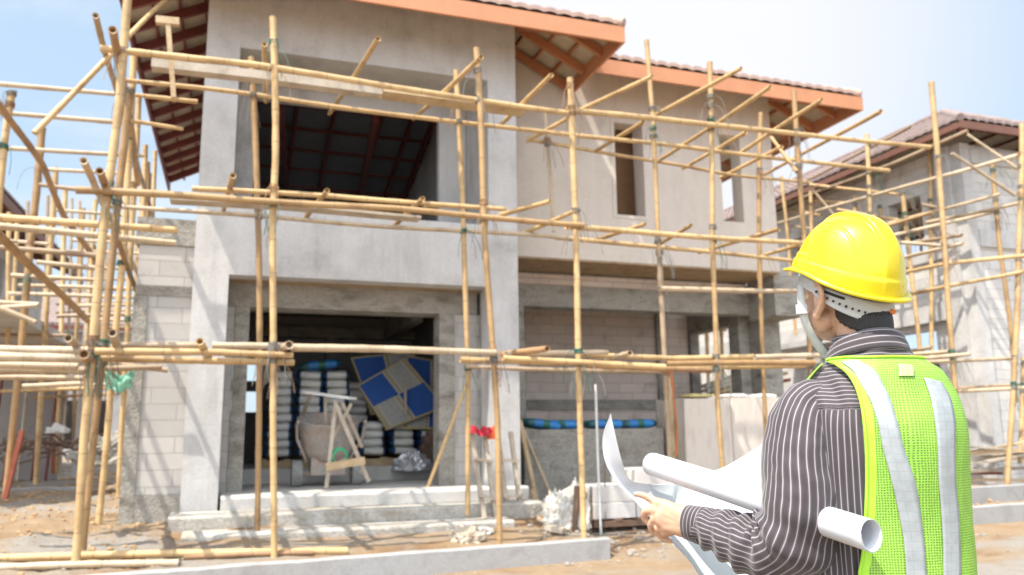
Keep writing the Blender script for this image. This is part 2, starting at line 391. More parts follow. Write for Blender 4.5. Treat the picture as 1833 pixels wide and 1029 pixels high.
def hip_roof(parent, x0, x1, y0, y1, ze, pitch, mt, mf, front=True, left=True, side=None, rp=None, um=None, right=True, fh=.24, rafter_sides='LRF', gaps=False):
    half = (x1-x0)/2; tp = math.tan(pitch); hz = Vector((0, 0, 1))
    root = MB()
    t = MB(); u = MB()
    slope(t, u, (x0, y0, ze), (x1, y0, ze), (0, 1, 0), 1 if left else 0, 1, half, pitch)
    slope(t, u, (x1, y0, ze), (x1, y1, ze), (-1, 0, 0), 1, 0, half, pitch)
    if left: slope(t, u, (x0, y1, ze), (x0, y0, ze), (1, 0, 0), 0, 1, half, pitch)
    ro = t.build('roof', mt, parent)
    u.build('tile_underside', um or M['tile_under'], ro)
    # fascia boards butted end to end
    f = MB(); zt = ze - .05
    f.box(x0, x1, y0-.02, y0+.02, zt-fh, zt); f.build('fascia', mf, ro)
    f = MB(); f.box(x1-.04, x1, y0+.021, y1, zt-fh, zt-.003); f.build('fascia', mf, ro)
    if left: f = MB(); f.box(x0, x0+.04, y0+.021, y1, zt-fh*.8, zt-.003); f.build('fascia', side or mf, ro)
    # rafters (down each slope) and battens
    r = MB(); bt = MB(); rL = MB(); btL = MB()
    n = int((y1-y0)/.62)
    for i in range(1, n):
        y = y0 + (y1-y0)*i/n; rr = min(half-.05, y-y0)
        if 'L' in rafter_sides: rL.bar((x0+.05, y, ze-.16+.05*tp), (x0+rr, y, ze-.16+rr*tp), .06, .14)
        if 'R' in rafter_sides: r.bar((x1-.05, y, ze-.16+.05*tp), (x1-rr, y, ze-.16+rr*tp), .06, .14)
    n = int((x1-x0)/.62)
    for i in range(1, n):
        x = x0 + (x1-x0)*i/n; rr = min(x-x0 if left else half, x1-x, half)
        if 'F' in rafter_sides and rr > .2: r.bar((x, y0+.05, ze-.163+.05*tp), (x, y0+rr, ze-.163+rr*tp), .06, .14)
    for k in range(1, int(half/.33)):
        d = k*.33; z = ze - .075 + d*tp
        if left: btL.bar((x0+d, y0+d, z), (x0+d, y1, z), .035, .05)
        bt.bar((x1-d, y0+d, z), (x1-d, y1, z), .035, .05)
        bt.bar((x0+d if left else x0, y0+d, z), (x1-d, y0+d, z), .035, .05)
    for sx, xx in (((1, x0), (-1, x1)) if left else ((-1, x1),)):
        r.bar((xx+sx*.05, y0+.05, ze-.165), (xx+sx*half, y0+half, ze-.165+half*tp), .07, .17)
    rp = rp or M['steel']
    r.build('rafter', rp, ro); bt.build('batten', rp, ro)
    if left: rL.build('rafter', M['steel'], ro); btL.build('batten', M['steel'], ro)
    c = MB()
    for sx, xx in (((1, x0), (-1, x1)) if left else ((-1, x1),)):
        pts = [Vector((xx, y0, ze+.02)).lerp(Vector((xx+sx*half, y0+half, ze+.06+half*tp)), i/20) for i in range(21)]
        c.tube(pts, [.095 if i % 2 else .075 for i in range(21)], 8)
    pts = [Vector((x0+half, y0+half+(y1-y0-half)*i/20, ze+.05+half*tp)) for i in range(21)]
    c.tube(pts, [.10 if i % 2 else .085 for i in range(21)], 8)
    c.build('ridge_cap', mt, ro)
    return ro

# ------------------------------------------------------------------ the unfinished house
ho = thing('unfinished_house', 'two-storey unfinished grey plastered house with open bays and red-brown tiled roof behind the bamboo scaffold', 'house', (1.6, 10.8, .3))
D = 10.8
cl = (-.54, -.115); cr_ = (3.375, 3.81)
# front frame: two columns, the beam with parapet, and the head over the balcony
def column(x0, x1, y0, y1, z0, z1, mat):
    c = MB(); c.box(x0, x1, y0, y1, z0, z1); return c.build('column', mat, ho)
column(*cl, D, D+.42, .1, 3.34, M['plaster']); column(*cr_, D, D+.42, .1, 3.34, M['plaster'])
f = MB(); wall_holes(f, cl[0], cr_[1], 3.34, 7.42, D, D+.30, [(cl[1], cr_[0], 4.24, 6.46)])
f.build('front_wall', M['plaster'], ho)
# raw concrete lintel and block jambs set back in the ground floor bay
f = MB(); f.box(cl[1]+.003, cr_[0]-.003, D+.60, D+1.05, 3.02, 3.60); f.build('lintel_beam', M['concrete'], ho)
f = MB(); f.box(cl[1]+.003, cr_[0]-.003, D+.303, D+.597, 3.345, 3.50); f.build('soffit', M['concrete_soffit'], ho)
def block_jamb(x0, x1, y0, y1, z0, z1, mat='block'):
    c = MB(); c.box(x0, x1, y0, y1, z0, z1); c.build('block_wall', M[mat], ho)
block_jamb(-.30, -.02, D+.62, D+.85, .5, 3.017); column(-.017, .17, D+.60, D+.90, .5, 3.017, M['concrete'])
column(2.80, 3.03, D+.60, D+.95, .5, 3.017, M['concrete']); block_jamb(3.033, 3.42, D+.62, D+.85, .5, 3.017); column(3.423, 3.70, D+.60, D+.95, .5, 3.36, M['concrete'])
# slabs
f = MB(); f.box(cl[0]+.02, cr_[1]-.02, D+.303, 17.2, 3.64, 3.86); f.box(3.80, 9.08, 12.80, 17.2, 3.98, 4.15); f.build('floor_slab', M['concrete'], ho)
def slabstep(x0, x1, y0, y1, z0, z1, name='step'):
    nx = int((x1-x0)/.12); rows = []
    for i in range(nx+1):
        x = x0+(x1-x0)*i/nx; w1 = .012*noise.noise(Vector((x*3, z1*7, 1))); w2 = .008*noise.noise(Vector((x*5, z1*9, 4)))
        rows.append([(x, y0+w1+.02, z0), (x, y0+w1, z1-.03), (x, y0+w1+.012, z1-.008+w2), (x, y0+.06+w1, z1+w2*.6), (x, y1, z1), (x, y1, z0)])
    s = MB(); s.grid(rows, smooth=False, flip=True)
    for r in (rows[0], rows[-1]): s.add(r, [tuple(range(6))])
    return s.build(name, M['step'] if name == 'step' else M['cement'], ho)
slabstep(-.08, 3.86, 10.62, 13.2, .2, .58, 'porch_floor')
slabstep(-.62, 3.85, 10.08, 10.617, .0, .42); slabstep(-.45, 3.3, 9.60, 10.077, -.05, .26); 
f = MB(); f.box(-.55, 3.8, 13.203, 17, .2, .80); f.build('floor', M['cement'], ho)
# rooms of the ground floor
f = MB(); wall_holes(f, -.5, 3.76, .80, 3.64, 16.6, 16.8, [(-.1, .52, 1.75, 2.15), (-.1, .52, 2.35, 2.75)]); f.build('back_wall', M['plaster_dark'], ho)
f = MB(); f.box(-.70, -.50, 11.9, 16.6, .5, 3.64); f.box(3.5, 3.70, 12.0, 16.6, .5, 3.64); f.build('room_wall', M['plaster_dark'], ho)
f = MB(); f.box(1.72, 1.92, 16.35, 16.597, .8, 3.2); f.box(-.5, 3.5, 16.3, 16.597, 3.2, 3.4); f.box(2.85, 3.05, 13.6, 16.3, 3.2, 3.63); f.build('inner_beam', M['concrete'], ho)
# low block wing left of the front
f = MB(); f.box(-1.20, -.543, 10.95, 13.5, .1, 3.70); f.build('block_wall', M['block'], ho)
f = MB(); f.box(-1.24, -.545, 10.92, 13.55, 3.703, 4.05); f.box(-1.21, -.545, 10.93, 10.948, 3.05, 3.18); f.box(-1.22, -1.06, 10.925, 10.947, .1, 3.04); f.box(-1.059, -.545, 10.93, 10.947, .1, .62); f.build('ring_beam', M['concrete'], ho)
# upper room behind the balcony
f = MB(); wall_holes(f, -.115, 3.375, 3.87, 6.85, 12.0, 12.15, [(.14, 2.93, 4.0, 6.27)]); f.build('balcony_back_wall', M['plaster'], ho)
f = MB(); f.box(-.54, -.118, D+.303, 17.6, 3.87, 6.98); f.box(3.378, 3.60, 12.153, 17.6, 3.87, 6.98); f.build('side_wall', M['plaster'], ho)
f = MB(); f.box(-.115, 3.375, 17.2, 17.4, 3.87, 6.05); f.build('room_wall', M['plaster'], ho)
f = MB(); f.box(3.38, 3.78, D+.303, 11.98, 3.87, 6.5); f.build('balcony_pier', M['plaster'], ho)
f = MB(); f.box(-.1, 3.37, D+.303, 11.997, 6.47, 6.6); f.build('balcony_soffit', M['plaster'], ho)
# roof trusses seen through the balcony opening
f = MB()
for x in (.1, .85, 1.5, 2.35, 2.9, 3.3): f.bar((x, 12.5, 7.4), (x, 17.5, 6.12), .05, .14)
for k in range(8): f.bar((-.1, 12.7+k*.66, 7.37-k*.17), (3.38, 12.7+k*.66, 7.37-k*.17), .04, .05)
for x in (.85, 2.35): f.bar((x-.35, 12.5, 6.35), (x, 16.5, 6.3), .10, .12)
f.bar((-.1, 12.35, 6.55), (3.37, 12.35, 6.55), .1, .25); f.bar((-.1, 17.15, 6.12), (3.37, 17.15, 6.12), .1, .14)
f.build('roof_frame', M['steel'], ho)
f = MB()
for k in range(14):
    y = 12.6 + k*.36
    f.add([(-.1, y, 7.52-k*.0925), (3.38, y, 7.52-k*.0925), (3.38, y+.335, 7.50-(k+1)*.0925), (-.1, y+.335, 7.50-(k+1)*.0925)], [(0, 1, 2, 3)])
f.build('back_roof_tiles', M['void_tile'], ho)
# right wing: upper wall over the car port
Yr = 11.8
f = MB(); wall_holes(f, 3.813, 9.10, 4.05, 7.42, Yr, Yr+.30, [(5.93, 6.46, 4.86, 6.48), (8.0, 8.42, 4.9, 6.5)])
f.build('upper_wall', M['plaster_glow'], ho)
f = MB()
f.box(5.86, 5.927, Yr-.012, Yr-.001, 4.80, 6.54); f.box(6.463, 6.53, Yr-.012, Yr-.001, 4.80, 6.54); f.box(5.928, 6.462, Yr-.0115, Yr-.001, 6.482, 6.54); f.box(5.928, 6.462, Yr-.0115, Yr-.001, 4.80, 4.858)
f.build('window_surround', M['plaster_glow'], ho)
f = MB(); f.box(5.7, 6.7, 12.6, 12.7, 4.2, 7.0); f.build('room_wall', M['brown_in'], ho)
f = MB(); wall_holes(f, Yr+.303, 17.0, 4.153, 7.2, 8.85, 9.09, [(12.5, 16.5, 4.95, 6.6)], axis='y'); f.build('side_wall', M['plaster_glow'], ho)
f = MB(); wall_holes(f, 3.82, 8.84, 4.153, 7.1, 17.0, 17.2, [(6.8, 8.75, 4.95, 6.6)]); f.build('room_wall', M['plaster_glow'], ho)
f = MB(); f.box(6.9, 7.0, 12.2, 16.99, 4.16, 7.1); f.build('room_wall', M['plaster_glow'], ho)
# car port: rough beam, columns, back wall
f = MB(); f.box(3.83, 9.70, 12.8, 13.15, 3.42, 3.97); f.build('carport_beam', M['concrete'], ho)
f = MB(); f.box(3.83, 9.0, 12.74, 12.797, 3.80, 3.975); f.build('block_course', M['block_pink'], ho)
f = MB(); f.box(3.815, 9.095, Yr+.003, 12.79, 4.02, 4.047); f.build('soffit', M['concrete_soffit'], ho)
column(9.35, 9.78, 12.82, 13.2, .2, 3.417, M['concrete']); column(9.10, 9.33, 13.16, 13.5, .2, 3.9, M['concrete'])
f = MB(); f.box(9.10, 9.72, 12.0, 12.797, 3.30, 4.04); f.build('beam_end', M['concrete'], ho)
column(4.42, 4.62, 12.82, 13.1, .2, 3.417, M['concrete'])
f = MB(); wall_holes(f, 3.83, 9.2, .2, 3.98, 15.5, 15.7, [(8.15, 9.1, 1.2, 3.1)]) if False else wall_holes(f, 3.83, 9.40, .2, 3.98, 15.5, 15.7, [])
f.build('block_wall', M['block_pink'], ho)
f = MB(); f.box(3.83, 9.40, 15.44, 15.497, 1.75, 1.95); f.box(8.6, 8.8, 15.42, 15.496, 1.96, 3.97); f.box(9.41, 9.62, 15.4, 15.72, .2, 3.97); f.build('tie_beam', M['concrete'], ho)
f = MB(); f.box(9.40, 9.66, 13.16, 15.39, 3.38, 3.96); f.build('tie_beam', M['concrete'], ho)
f = MB(); f.box(3.83, 9.7, 12.3, 15.4, .1, .33); f.build('carport_floor', M['cement'], ho)
# roofs
hip_roof(ho, -1.62, 5.12, 9.75, 19.6, 7.10, rad(27), M['tile'], M['fascia'], side=M['steel'], rp=M['rafter_glow'], rafter_sides='LRF')
hip_roof(ho, 5.13, 10.32, 10.80, 19.0, 7.12, rad(24), M['tile'], M['fascia'], left=False, rp=M['rafter_glow'], rafter_sides='RF')
# low concrete tank wall in the car port
t = thing('tank_wall', 'low square grey concrete wall with blue sacks lying on its top, in the car port', 'low wall', (5.5, 12.1, .1))
f = MB(); f.box(4.28, 6.70, 11.95, 12.12, .05, 1.34); f.build('front_panel', M['concrete'], t)
f = MB(); f.box(6.53, 6.70, 12.123, 13.9, .05, 1.335); f.build('side_panel', M['concrete'], t)
f = MB(); f.box(4.28, 4.44, 12.123, 13.9, .05, 1.335); f.build('side_panel', M['concrete'], t)
f = MB(); f.box(4.445, 6.525, 12.125, 13.9, 1.26, 1.33); f.build('cover', M['cement'], t)
# ------------------------------------------------------------------ bamboo
def bamboo(pts, r, parent, name, mat='bamboo', seed=0, n=8, dn=.36, lo=False):
    """a culm through the given points: nodes swell, it wanders a little, ends are hollow"""
    rnd = random.Random(seed)
    pts = [Vector(p) for p in pts]; L = [0]
    for a, b in zip(pts, pts[1:]): L.append(L[-1] + (b-a).length)
    T = L[-1]
    if T < .05: return None
    st = .12 if not lo else .36
    m_ = max(2, int(T/st)); out = []; rr = []
    ax = (pts[-1]-pts[0]).normalized(); s1 = ax.cross(Vector((.3, .7, .2))).normalized(); s2 = ax.cross(s1)
    o1, o2 = rnd.random()*50, rnd.random()*50; amp = .022 if T > 2 else .008
    taper = rnd.choice((-1, 1)) if name != 'upright_pole' else -1
    for i in range(m_+1):
        d = T*i/m_; k = max(j for j in range(len(L)) if L[j] <= d + 1e-9); k = min(k, len(pts)-2)
        p = pts[k].lerp(pts[k+1], (d-L[k])/max(1e-6, L[k+1]-L[k]))
        p = p + s1*amp*noise.noise(Vector((d*.55, o1, 0))) + s2*amp*noise.noise(Vector((d*.55, o2, 3)))
        out.append(p); q = .94*r*(1 + taper*.16*(d/T-.5))
        rr.append(q*(1.07 if (not lo and i % 3 == 0) else 1))
    b = MB(); b.tube(out, rr, n, cap=False)
    for e, q, s in ((out[0], rr[0], (out[1]-out[0]).normalized()), (out[-1], rr[-1], (out[-2]-out[-1]).normalized())):
        if lo: continue
        b.tube([e, e+s*.002, e+s*.10], [q*.99, q*.74, q*.70], n, cap=False)
        b.tube([e+s*.098, e+s*.10], [q*.70, .001], n, cap=False)
    return b.build(name, M[mat], parent)

def lash(parent, p, r, axis, seed, loose=.12, mat=None):
    """twine wound round a crossing, its tails hanging loose"""
    rnd = random.Random(seed); b = MB(); p = Vector(p); axis = Vector(axis).normalized()
    s1 = axis.orthogonal().normalized(); s2 = axis.cross(s1)
    for k in range(5):
        off = axis*(k-2)*.013; tilt = (rnd.random()-.5)*.8; pts = []
        for i in range(10):
            a = 2*math.pi*i/10; pts.append(p + off + s1*math.cos(a)*r*1.12 + s2*math.sin(a)*r*1.12 + axis*math.cos(a)*tilt*r)
        b.tube(pts, .0065, 4, closed=True)
    for k in range(3):
        q = p + s1*(rnd.random()-.5)*r*2 + s2*(rnd.random()-.5)*r*2; pts = [q]
        dx = Vector(((rnd.random()-.5)*.09, (rnd.random()-.8)*.07, .01))
        for i in range(7):
            q = q + dx; dx = dx*.8 + Vector(((rnd.random()-.5)*.03, (rnd.random()-.5)*.03, -.028)); pts.append(q)
        b.tube(pts, .0038, 4)
    return b.build('lashing', M[mat or rnd.choice(('twine', 'twine_grey', 'twine_grey', 'bamboo_brown'))], parent)

def closest(a, b):
    """closest approach of two polylines' chords"""
    best = None
    for p0, p1 in zip(a, a[1:]):
        for q0, q1 in zip(b, b[1:]):
            u = p1-p0; v = q1-q0; w0 = p0-q0
            A, B, C, D_, E_ = u.dot(u), u.dot(v), v.dot(v), u.dot(w0), v.dot(w0); den = A*C-B*B
            if den < 1e-9: continue
            s = min(1, max(0, (B*E_-C*D_)/den)); t = min(1, max(0, (A*E_-B*D_)/den))
            x, y = p0+u*s, q0+v*t; d = (x-y).length
            if best is None or d < best[0]: best = (d, (x+y)/2, u.normalized(), x)
    return best
class Scaffold:
    def __init__(s, name, label, org, r=.036, **k):
        s.t = thing(name, label, 'scaffold', org, **k); s.posts = []; s.rails = []; s.r = r; s.n = 0; s.nl = 0
    def post(s, pts, Y=None, r=None, mat='bamboo', ext=0, **k):
        pp = [P(p[0], p[1], Y=p[2] if len(p) > 2 else Y) for p in pts]
        if ext: pp[-1] = pp[-1] + (pp[-1]-pp[-2]).normalized()*ext
        s.n += 1; s.posts.append(pp); bamboo(pp, r or s.r, s.t, 'upright_pole', mat, s.n*7+1, **k); return pp
    def rail(s, pts, Y=None, r=None, mat='bamboo', name='horizontal_pole', **k):
        pp = [P(p[0], p[1], Y=p[2] if len(p) > 2 else Y) for p in pts]
        s.n += 1; s.rails.append(pp); bamboo(pp, r or s.r*.92, s.t, name, mat, s.n*7+1, **k); return pp
    def put(s, a, b, Z, r=None, mat='bamboo', ymin=7.9, ymax=12.2, **k):
        pp = [P(a[0], a[1], Z=Z), P(b[0], b[1], Z=Z)]
        s.n += 1; s.rails.append(pp); bamboo(pp, r or s.r*.85, s.t, 'cross_pole', mat, s.n*7+1, **k); return pp
    def lashings(s, tol=.22, maxn=98):
        hits = []
        for i, a in enumerate(s.posts):
            for j, b in enumerate(s.rails):
                c = closest(a, b)
                if c and c[0] < tol and c[1].z > .5: hits.append((c[1].y, i, j, c))
        hits.sort(key=lambda h: h[0])
        for _, i, j, c in hits[:maxn]: lash(s.t, c[3], s.r*1.12, c[2], i*50+j)

A = Scaffold('bamboo_scaffold', 'bamboo pole scaffold standing across the front of the unfinished house', (2.5, 8.7, .1))
YO, YI = 8.7, 9.75
A.post([(231, -30), (210, 200), (187, 400), (150, 800), (132, 1024)], YO, r=.043)
A.post([(489, 31), (492, 286), (488, 420), (489, 760), (490, 1000)], YO, r=.036)
A.post([(853, 86), (868, 420), (892, 760), (895, 976)], YO, r=.038)
A.post([(1020, 140), (1032, 396), (1037, 720), (1044, 968)], YO, r=.040)
A.post([(1159, 72), (1168, 210), (1176, 400), (1180, 460)], 9.5, r=.034); A.post([(1180, 452), (1190, 640), (1199, 830)], 9.56, r=.038, mat='bamboo_old')
A.post([(1270, 111), (1276, 400), (1284, 720), (1295, 860)], 8.9, r=.036)
A.post([(1421, 162), (1438, 420), (1450, 640), (1462, 900)], 9.1, r=.036)
A.post([(450, 102), (462, 351), (464, 420), (464, 760), (460, 952)], YI, r=.036)
A.post([(817, 126), (829, 400), (838, 671), (837, 922)], YI, r=.036)
A.post([(1362, 202), (1358, 400), (1366, 695), (1372, 840)], 10.4, r=.036, mat='bamboo')
A.post([(975, 198), (984, 300), (991, 415)], 10.5, r=.03, mat='bamboo_old')
A.post([(233, 163), (212, 338), (185, 620), (148, 985)], 9.0, r=.038)
A.post([(240, 100), (228, 338), (206, 600), (178, 938)], 10.9, r=.042)
A.post([(249, 171), (241, 342), (227, 610), (211, 890)], 12.2, r=.038)
A.post([(259, 260), (255, 460), (246, 663), (237, 863)], 14.6, r=.04)
A.post([(264, 290), (262, 460), (230, 668), (225, 867)], 15.2, r=.04, mat='bamboo_brown')
# top rails
A.rail([(180, 86), (460, 117), (700, 157), (1020, 203)], YO, r=.038); A.rail([(1012, 198), (1200, 216), (1400, 237), (1664, 263)], 8.8, r=.038)
A.rail([(226, 144), (460, 171), (700, 205), (960, 234), (1152, 254), (1400, 284), (1592, 305)], YI, r=.033)
A.rail([(944, 249), (1168, 288), (1300, 312), (1449, 327)], 10.6, r=.03)
A.rail([(235, 169), (354, 182)], 10.0, r=.03); A.rail([(233, 216), (328, 231)], 10.3, r=.028)
# middle rails
A.rail([(136, 340), (460, 359), (700, 371), (960, 396), (1045, 402)], YO-.08, r=.038)
A.rail([(344, 340), (600, 351), (906, 374)], 8.9, r=.03); A.rail([(1012, 407), (1200, 421), (1444, 436)], 8.8, r=.036)
A.rail([(196, 369), (460, 387), (700, 405), (960, 421), (1020, 427)], YI, r=.03, mat='bamboo_old'); A.rail([(996, 425), (1200, 444), (1425, 467)], 9.8, r=.033)
A.rail([(1180, 517), (1425, 522)], 9.4, r=.035, mat='bamboo_old')
A.rail([(760, 366), (906, 374)], 9.2, r=.03)
# low rails (the lowest working lift)
A.rail([(380, 618), (512, 620)], 8.78, r=.036, mat='bamboo_old'); A.rail([(522, 622), (700, 626), (888, 631)], 8.62, r=.040, mat='bamboo_old')
A.rail([(170, 629), (380, 630), (525, 636)], 8.62, r=.036); A.rail([(180, 641), (380, 646), (527, 649)], 8.85, r=.036)
A.rail([(217, 618), (357, 618)], 8.9, r=.036, mat='bamboo_old')
A.rail([(824, 644), (960, 648), (1048, 651)], 8.85, r=.034); A.rail([(833, 656), (1000, 662), (1190, 665)], 9.6, r=.03, mat='bamboo_old')
A.rail([(900, 641), (1040, 648), (1190, 657)], 8.6, r=.036); A.rail([(905, 634), (1088, 631)], 9.0, r=.034, mat='bamboo_old')
A.rail([(1034, 635), (1200, 643), (1348, 637)], 9.2, r=.036); A.rail([(1050, 655), (1273, 663)], 9.0, r=.036, mat='bamboo_brown')
A.rail([(1192, 651), (1457, 649)], 8.8, r=.038); A.rail([(1351, 639), (1470, 637)], 9.0, r=.036, mat='bamboo_old'); A.rail([(1200, 658), (1457, 655)], 9.1, r=.034)
# cross poles (putlogs), hollow ends towards the street
for a, b, z in (((473, 78), (476, 182), 5.56), ((676, 67), (588, 204), 5.58), ((862, 102), (739, 213), 5.56), ((987, 134), (897, 223), 5.52),
                ((1168, 136), (1039, 197), 5.62), ((1016, 212), (944, 252), 5.42), ((1327, 122), (1171, 208), 5.75), ((1152, 218), (1066, 271), 5.45),
                ((1379, 155), (1280, 224), 5.6), ((1269, 229), (1177, 289), 5.4), ((1471, 179), (1322, 275), 5.5), ((1335, 237), (1222, 302), 5.4),
                ((1577, 198), (1362, 316), 5.5), ((1400, 262), (1290, 318), 5.4)):
    A.put(a, b, z)
for a, b, z in (((417, 314), (400, 377), 3.92), ((586, 341), (547, 390), 3.92), ((757, 355), (704, 405), 3.93), ((985, 360), (896, 384), 3.95), ((1031, 377), (940, 416), 3.93),
                ((1155, 401), (1059, 432), 3.95), ((1237, 404), (1172, 441), 3.93), ((1394, 410), (1251, 452), 3.95), ((1432, 438), (1366, 457), 3.95)):
    A.put(a, b, z)
A.rail([(201, 596, 8.3), (213, 628, 9.6)], r=.044, mat='bamboo_old', name='cross_pole'); A.rail([(150, 634, 8.2), (168, 655, 9.4)], r=.043, mat='bamboo_brown', name='cross_pole')
A.rail([(357, 611, 8.3), (374, 642, 9.6)], r=.042, name='cross_pole'); A.rail([(518, 617, 8.4), (480, 634, 9.7)], r=.042, mat='bamboo_old', name='cross_pole')
A.rail([(980, 624, 8.2), (898, 634, 9.3)], r=.040, mat='bamboo_brown', name='cross_pole'); A.rail([(1128, 632, 8.4), (1086, 643, 9.6)], r=.038, mat='bamboo_old', name='cross_pole')
# braces and the two knee struts at the corner
A.rail([(296, 0, 10.2), (204, 90, 9.2), (62, 238, 8.9)], r=.03, name='brace_pole')
A.rail([(203, 52, 8.2), (222, 150, 9.6), (236, 240, 10.8), (248, 330, 12.2)], r=.04, mat='bamboo_brown', name='brace_pole')
A.rail([(178, 306, 8.2), (195, 352, 9.3)], r=.042, mat='bamboo_brown', name='brace_pole')
A.rail([(208, 420, 10.4), (236, 500, 11.2), (262, 560, 12.0)], r=.034, mat='bamboo_brown', name='brace_pole')
A.rail([(1381, 246, 9.8), (1427, 308, 9.0)], r=.028, name='brace_pole')
A.lashings(.42, 98)
# planks and the T head of a timber prop resting on the scaffold
def plank(pts, w_, h_, label, cat='plank', mat='timber_grey', name='plank', group=None, up=(0, 0, 1)):
    b = MB(); org = pts[0]
    for a, c in zip(pts, pts[1:]): b.bar(a, c, w_, h_, up)
    return tag(b.build(name, M[mat], org=org), label, cat, group)
plank([P(272, 116, Y=9.35), P(460, 137, Y=9.35), P(682, 166, Y=9.35)], .16, .10, 'long grey plank lying on the top lift, in front of the balcony head')
plank([P(684, 167, Y=9.4), P(939, 200, Y=9.4)], .26, .05, 'rough splintered board lying on the top lift, right of the grey plank', mat='timber')
'''lad = thing('ladder', 'narrow rough ladder laid flat on the top lift, right of the grey plank', 'ladder', P(684, 166, Y=9.4))
a, c = P(684, 165, Y=9.3), P(939, 199, Y=9.3); dv = Vector((0, .26, 0))
for k in (0, 1):
    b = MB(); b.bar(a+dv*k, c+dv*k, .035, .045); b.build('rail', M['timber_grey'], lad)
for k in range(12):
    b = MB(); q = a.lerp(c, (k+.5)/12); b.bar(q, q+dv, .04, .028); b.build('rung', M['timber_grey'], lad)'''
plank([P(305, 359, Y=9.3), P(520, 371, Y=9.3), P(751, 392, Y=9.3)], .22, .03, 'thin grey board lying on the middle lift, below the balcony')
tp_ = thing('timber_prop', 'T-shaped timber prop leaning on the top rail at the left corner', 'prop', P(311, 175, Y=8.9))
b = MB(); b.bar(P(301, 45, Y=8.9), P(311, 175, Y=8.9), .055, .05); b.build('stem', M['timber'], tp_)
b = MB(); b.bar(P(279, 36, Y=8.9), P(321, 40, Y=8.9), .07, .08); b.build('head', M['timber'], tp_)

# left-hand scaffold, round the side of the house and the plot beyond
B = Scaffold('bamboo_scaffold', 'dense bamboo pole scaffold left of the house, seen against the sky', (-3.5, 13, .3), r=.040)
B.post([(21, 167), (8, 250), (-2, 340), (-20, 600)], 10.6, r=.04)
B.post([(76, 229), (58, 400), (38, 620), (9, 893)], 14.0, r=.055)
B.post([(100, 300), (93, 400), (79, 620), (64, 867)], 17.5, r=.055)
B.post([(117, 335), (110, 620), (98, 846)], 20, r=.05); B.post([(150, 373), (135, 620), (132, 835)], 22, r=.05)
B.post([(171, 357), (154, 620), (150, 830)], 20, r=.045); B.post([(168, 440), (162, 620)], 24, r=.045); B.post([(17, 380), (12, 640)], 17, r=.04); B.post([(31, 395), (24, 540), (10, 640)], 17, r=.04)
B.post([(278, 270), (272, 420)], 16.8, r=.04); B.post([(268, 310), (258, 600), (250, 780)], 17.4, r=.04)
for a, c, y in (((0, 150), (205, 168), 10.4), ((0, 202), (240, 221), 10.9), ((0, 266), (258, 279), 11.6), ((84, 303), (233, 311), 14), ((70, 331), (150, 341), 12.5), ((101, 376), (241, 387), 15)):
    B.rail([(a[0]-60, a[1]-5) if a[0] == 0 else a, c], y, r=.032, mat='bamboo_old')
for a, c, y, q in (((-70, 384), (318, 413), 9.5, .043), ((-70, 400), (315, 436), 9.7, .04), ((-60, 438), (175, 458), 11, .036), ((0, 430), (30, 432), 12, .03), ((66, 469), (175, 480), 12, .036), ((20, 493), (170, 501), 14, .036),
                (( 33, 511), (240, 517), 14.5, .034), ((14, 527), (255, 532), 15, .034), ((0, 542), (70, 545), 13, .034), ((30, 432), (86, 437), 14, .03), ((0, 551), (68, 546), 12.6, .034), ((102, 566), (240, 562), 16, .034), ((140, 547), (262, 545), 17, .034),
                ((150, 572), (250, 574), 17, .034), ((130, 430), (258, 436), 18, .034), ((150, 450), (262, 454), 18.5, .034), ((120, 478), (262, 482), 18.5, .034)):
    B.rail([a, c], y, r=q, mat='bamboo_old' if y > 9.6 else 'bamboo')
for a, c, y, q in (((-80, 624), (166, 628), 8.75, .044), ((-80, 637), (160, 642), 8.62, .046), ((-80, 651), (140, 656), 9.1, .04), ((-80, 660), (152, 663), 9.4, .036), ((-60, 667), (290, 657), 9.8, .036), ((-80, 674), (150, 678), 10.0, .032), ((40, 691), (150, 686), 11.6, .03), ((200, 650), (300, 663), 10.6, .03)):
    B.rail([a, c], y, r=q, mat='bamboo_old')
B.rail([(-20, 160, 9.4), (17, 216, 9.9), (76, 295, 11), (117, 389, 12.4), (175, 472, 14)], r=.042, mat='bamboo_brown', name='brace_pole')
B.rail([(-40, 390, 9.0), (0, 420, 9.4), (62, 482, 10.2), (136, 552, 11.4), (158, 575, 12)], r=.045, mat='bamboo', name='brace_pole')
B.rail([(0, 552, 11), (50, 572, 11), (64, 578, 11)], r=.034, mat='bamboo_old', name='brace_pole')
for k in range(6):
    y = 10.5 + k*1.35; x = -1.5
    B.rails.append([Vector((-1.35, 9.0, 2.25+k*.01)), Vector((-1.6, 17, 2.25))])
B.rails = B.rails[:-6]
for z in (2.2, 3.9, 5.4):
    pp = [Vector((-1.45, 8.3, z)), Vector((-1.62, 17, z+.05))]; B.rails.append(pp); bamboo(pp, .036, B.t, 'horizontal_pole', 'bamboo_old', int(z*10))
for x0, yt, yb, Y_ in ((128, 355, 640, 26), (143, 360, 640, 28), (160, 375, 620, 30), (180, 385, 620, 32), (86, 350, 640, 23), (50, 360, 640, 22), (192, 400, 640, 30), (215, 410, 640, 27), (252, 330, 600, 19), (245, 420, 640, 21)):
    B.post([(x0, yt), (x0-6, yb)], Y_, r=.04, mat='bamboo' if x0 % 2 else 'bamboo_old')
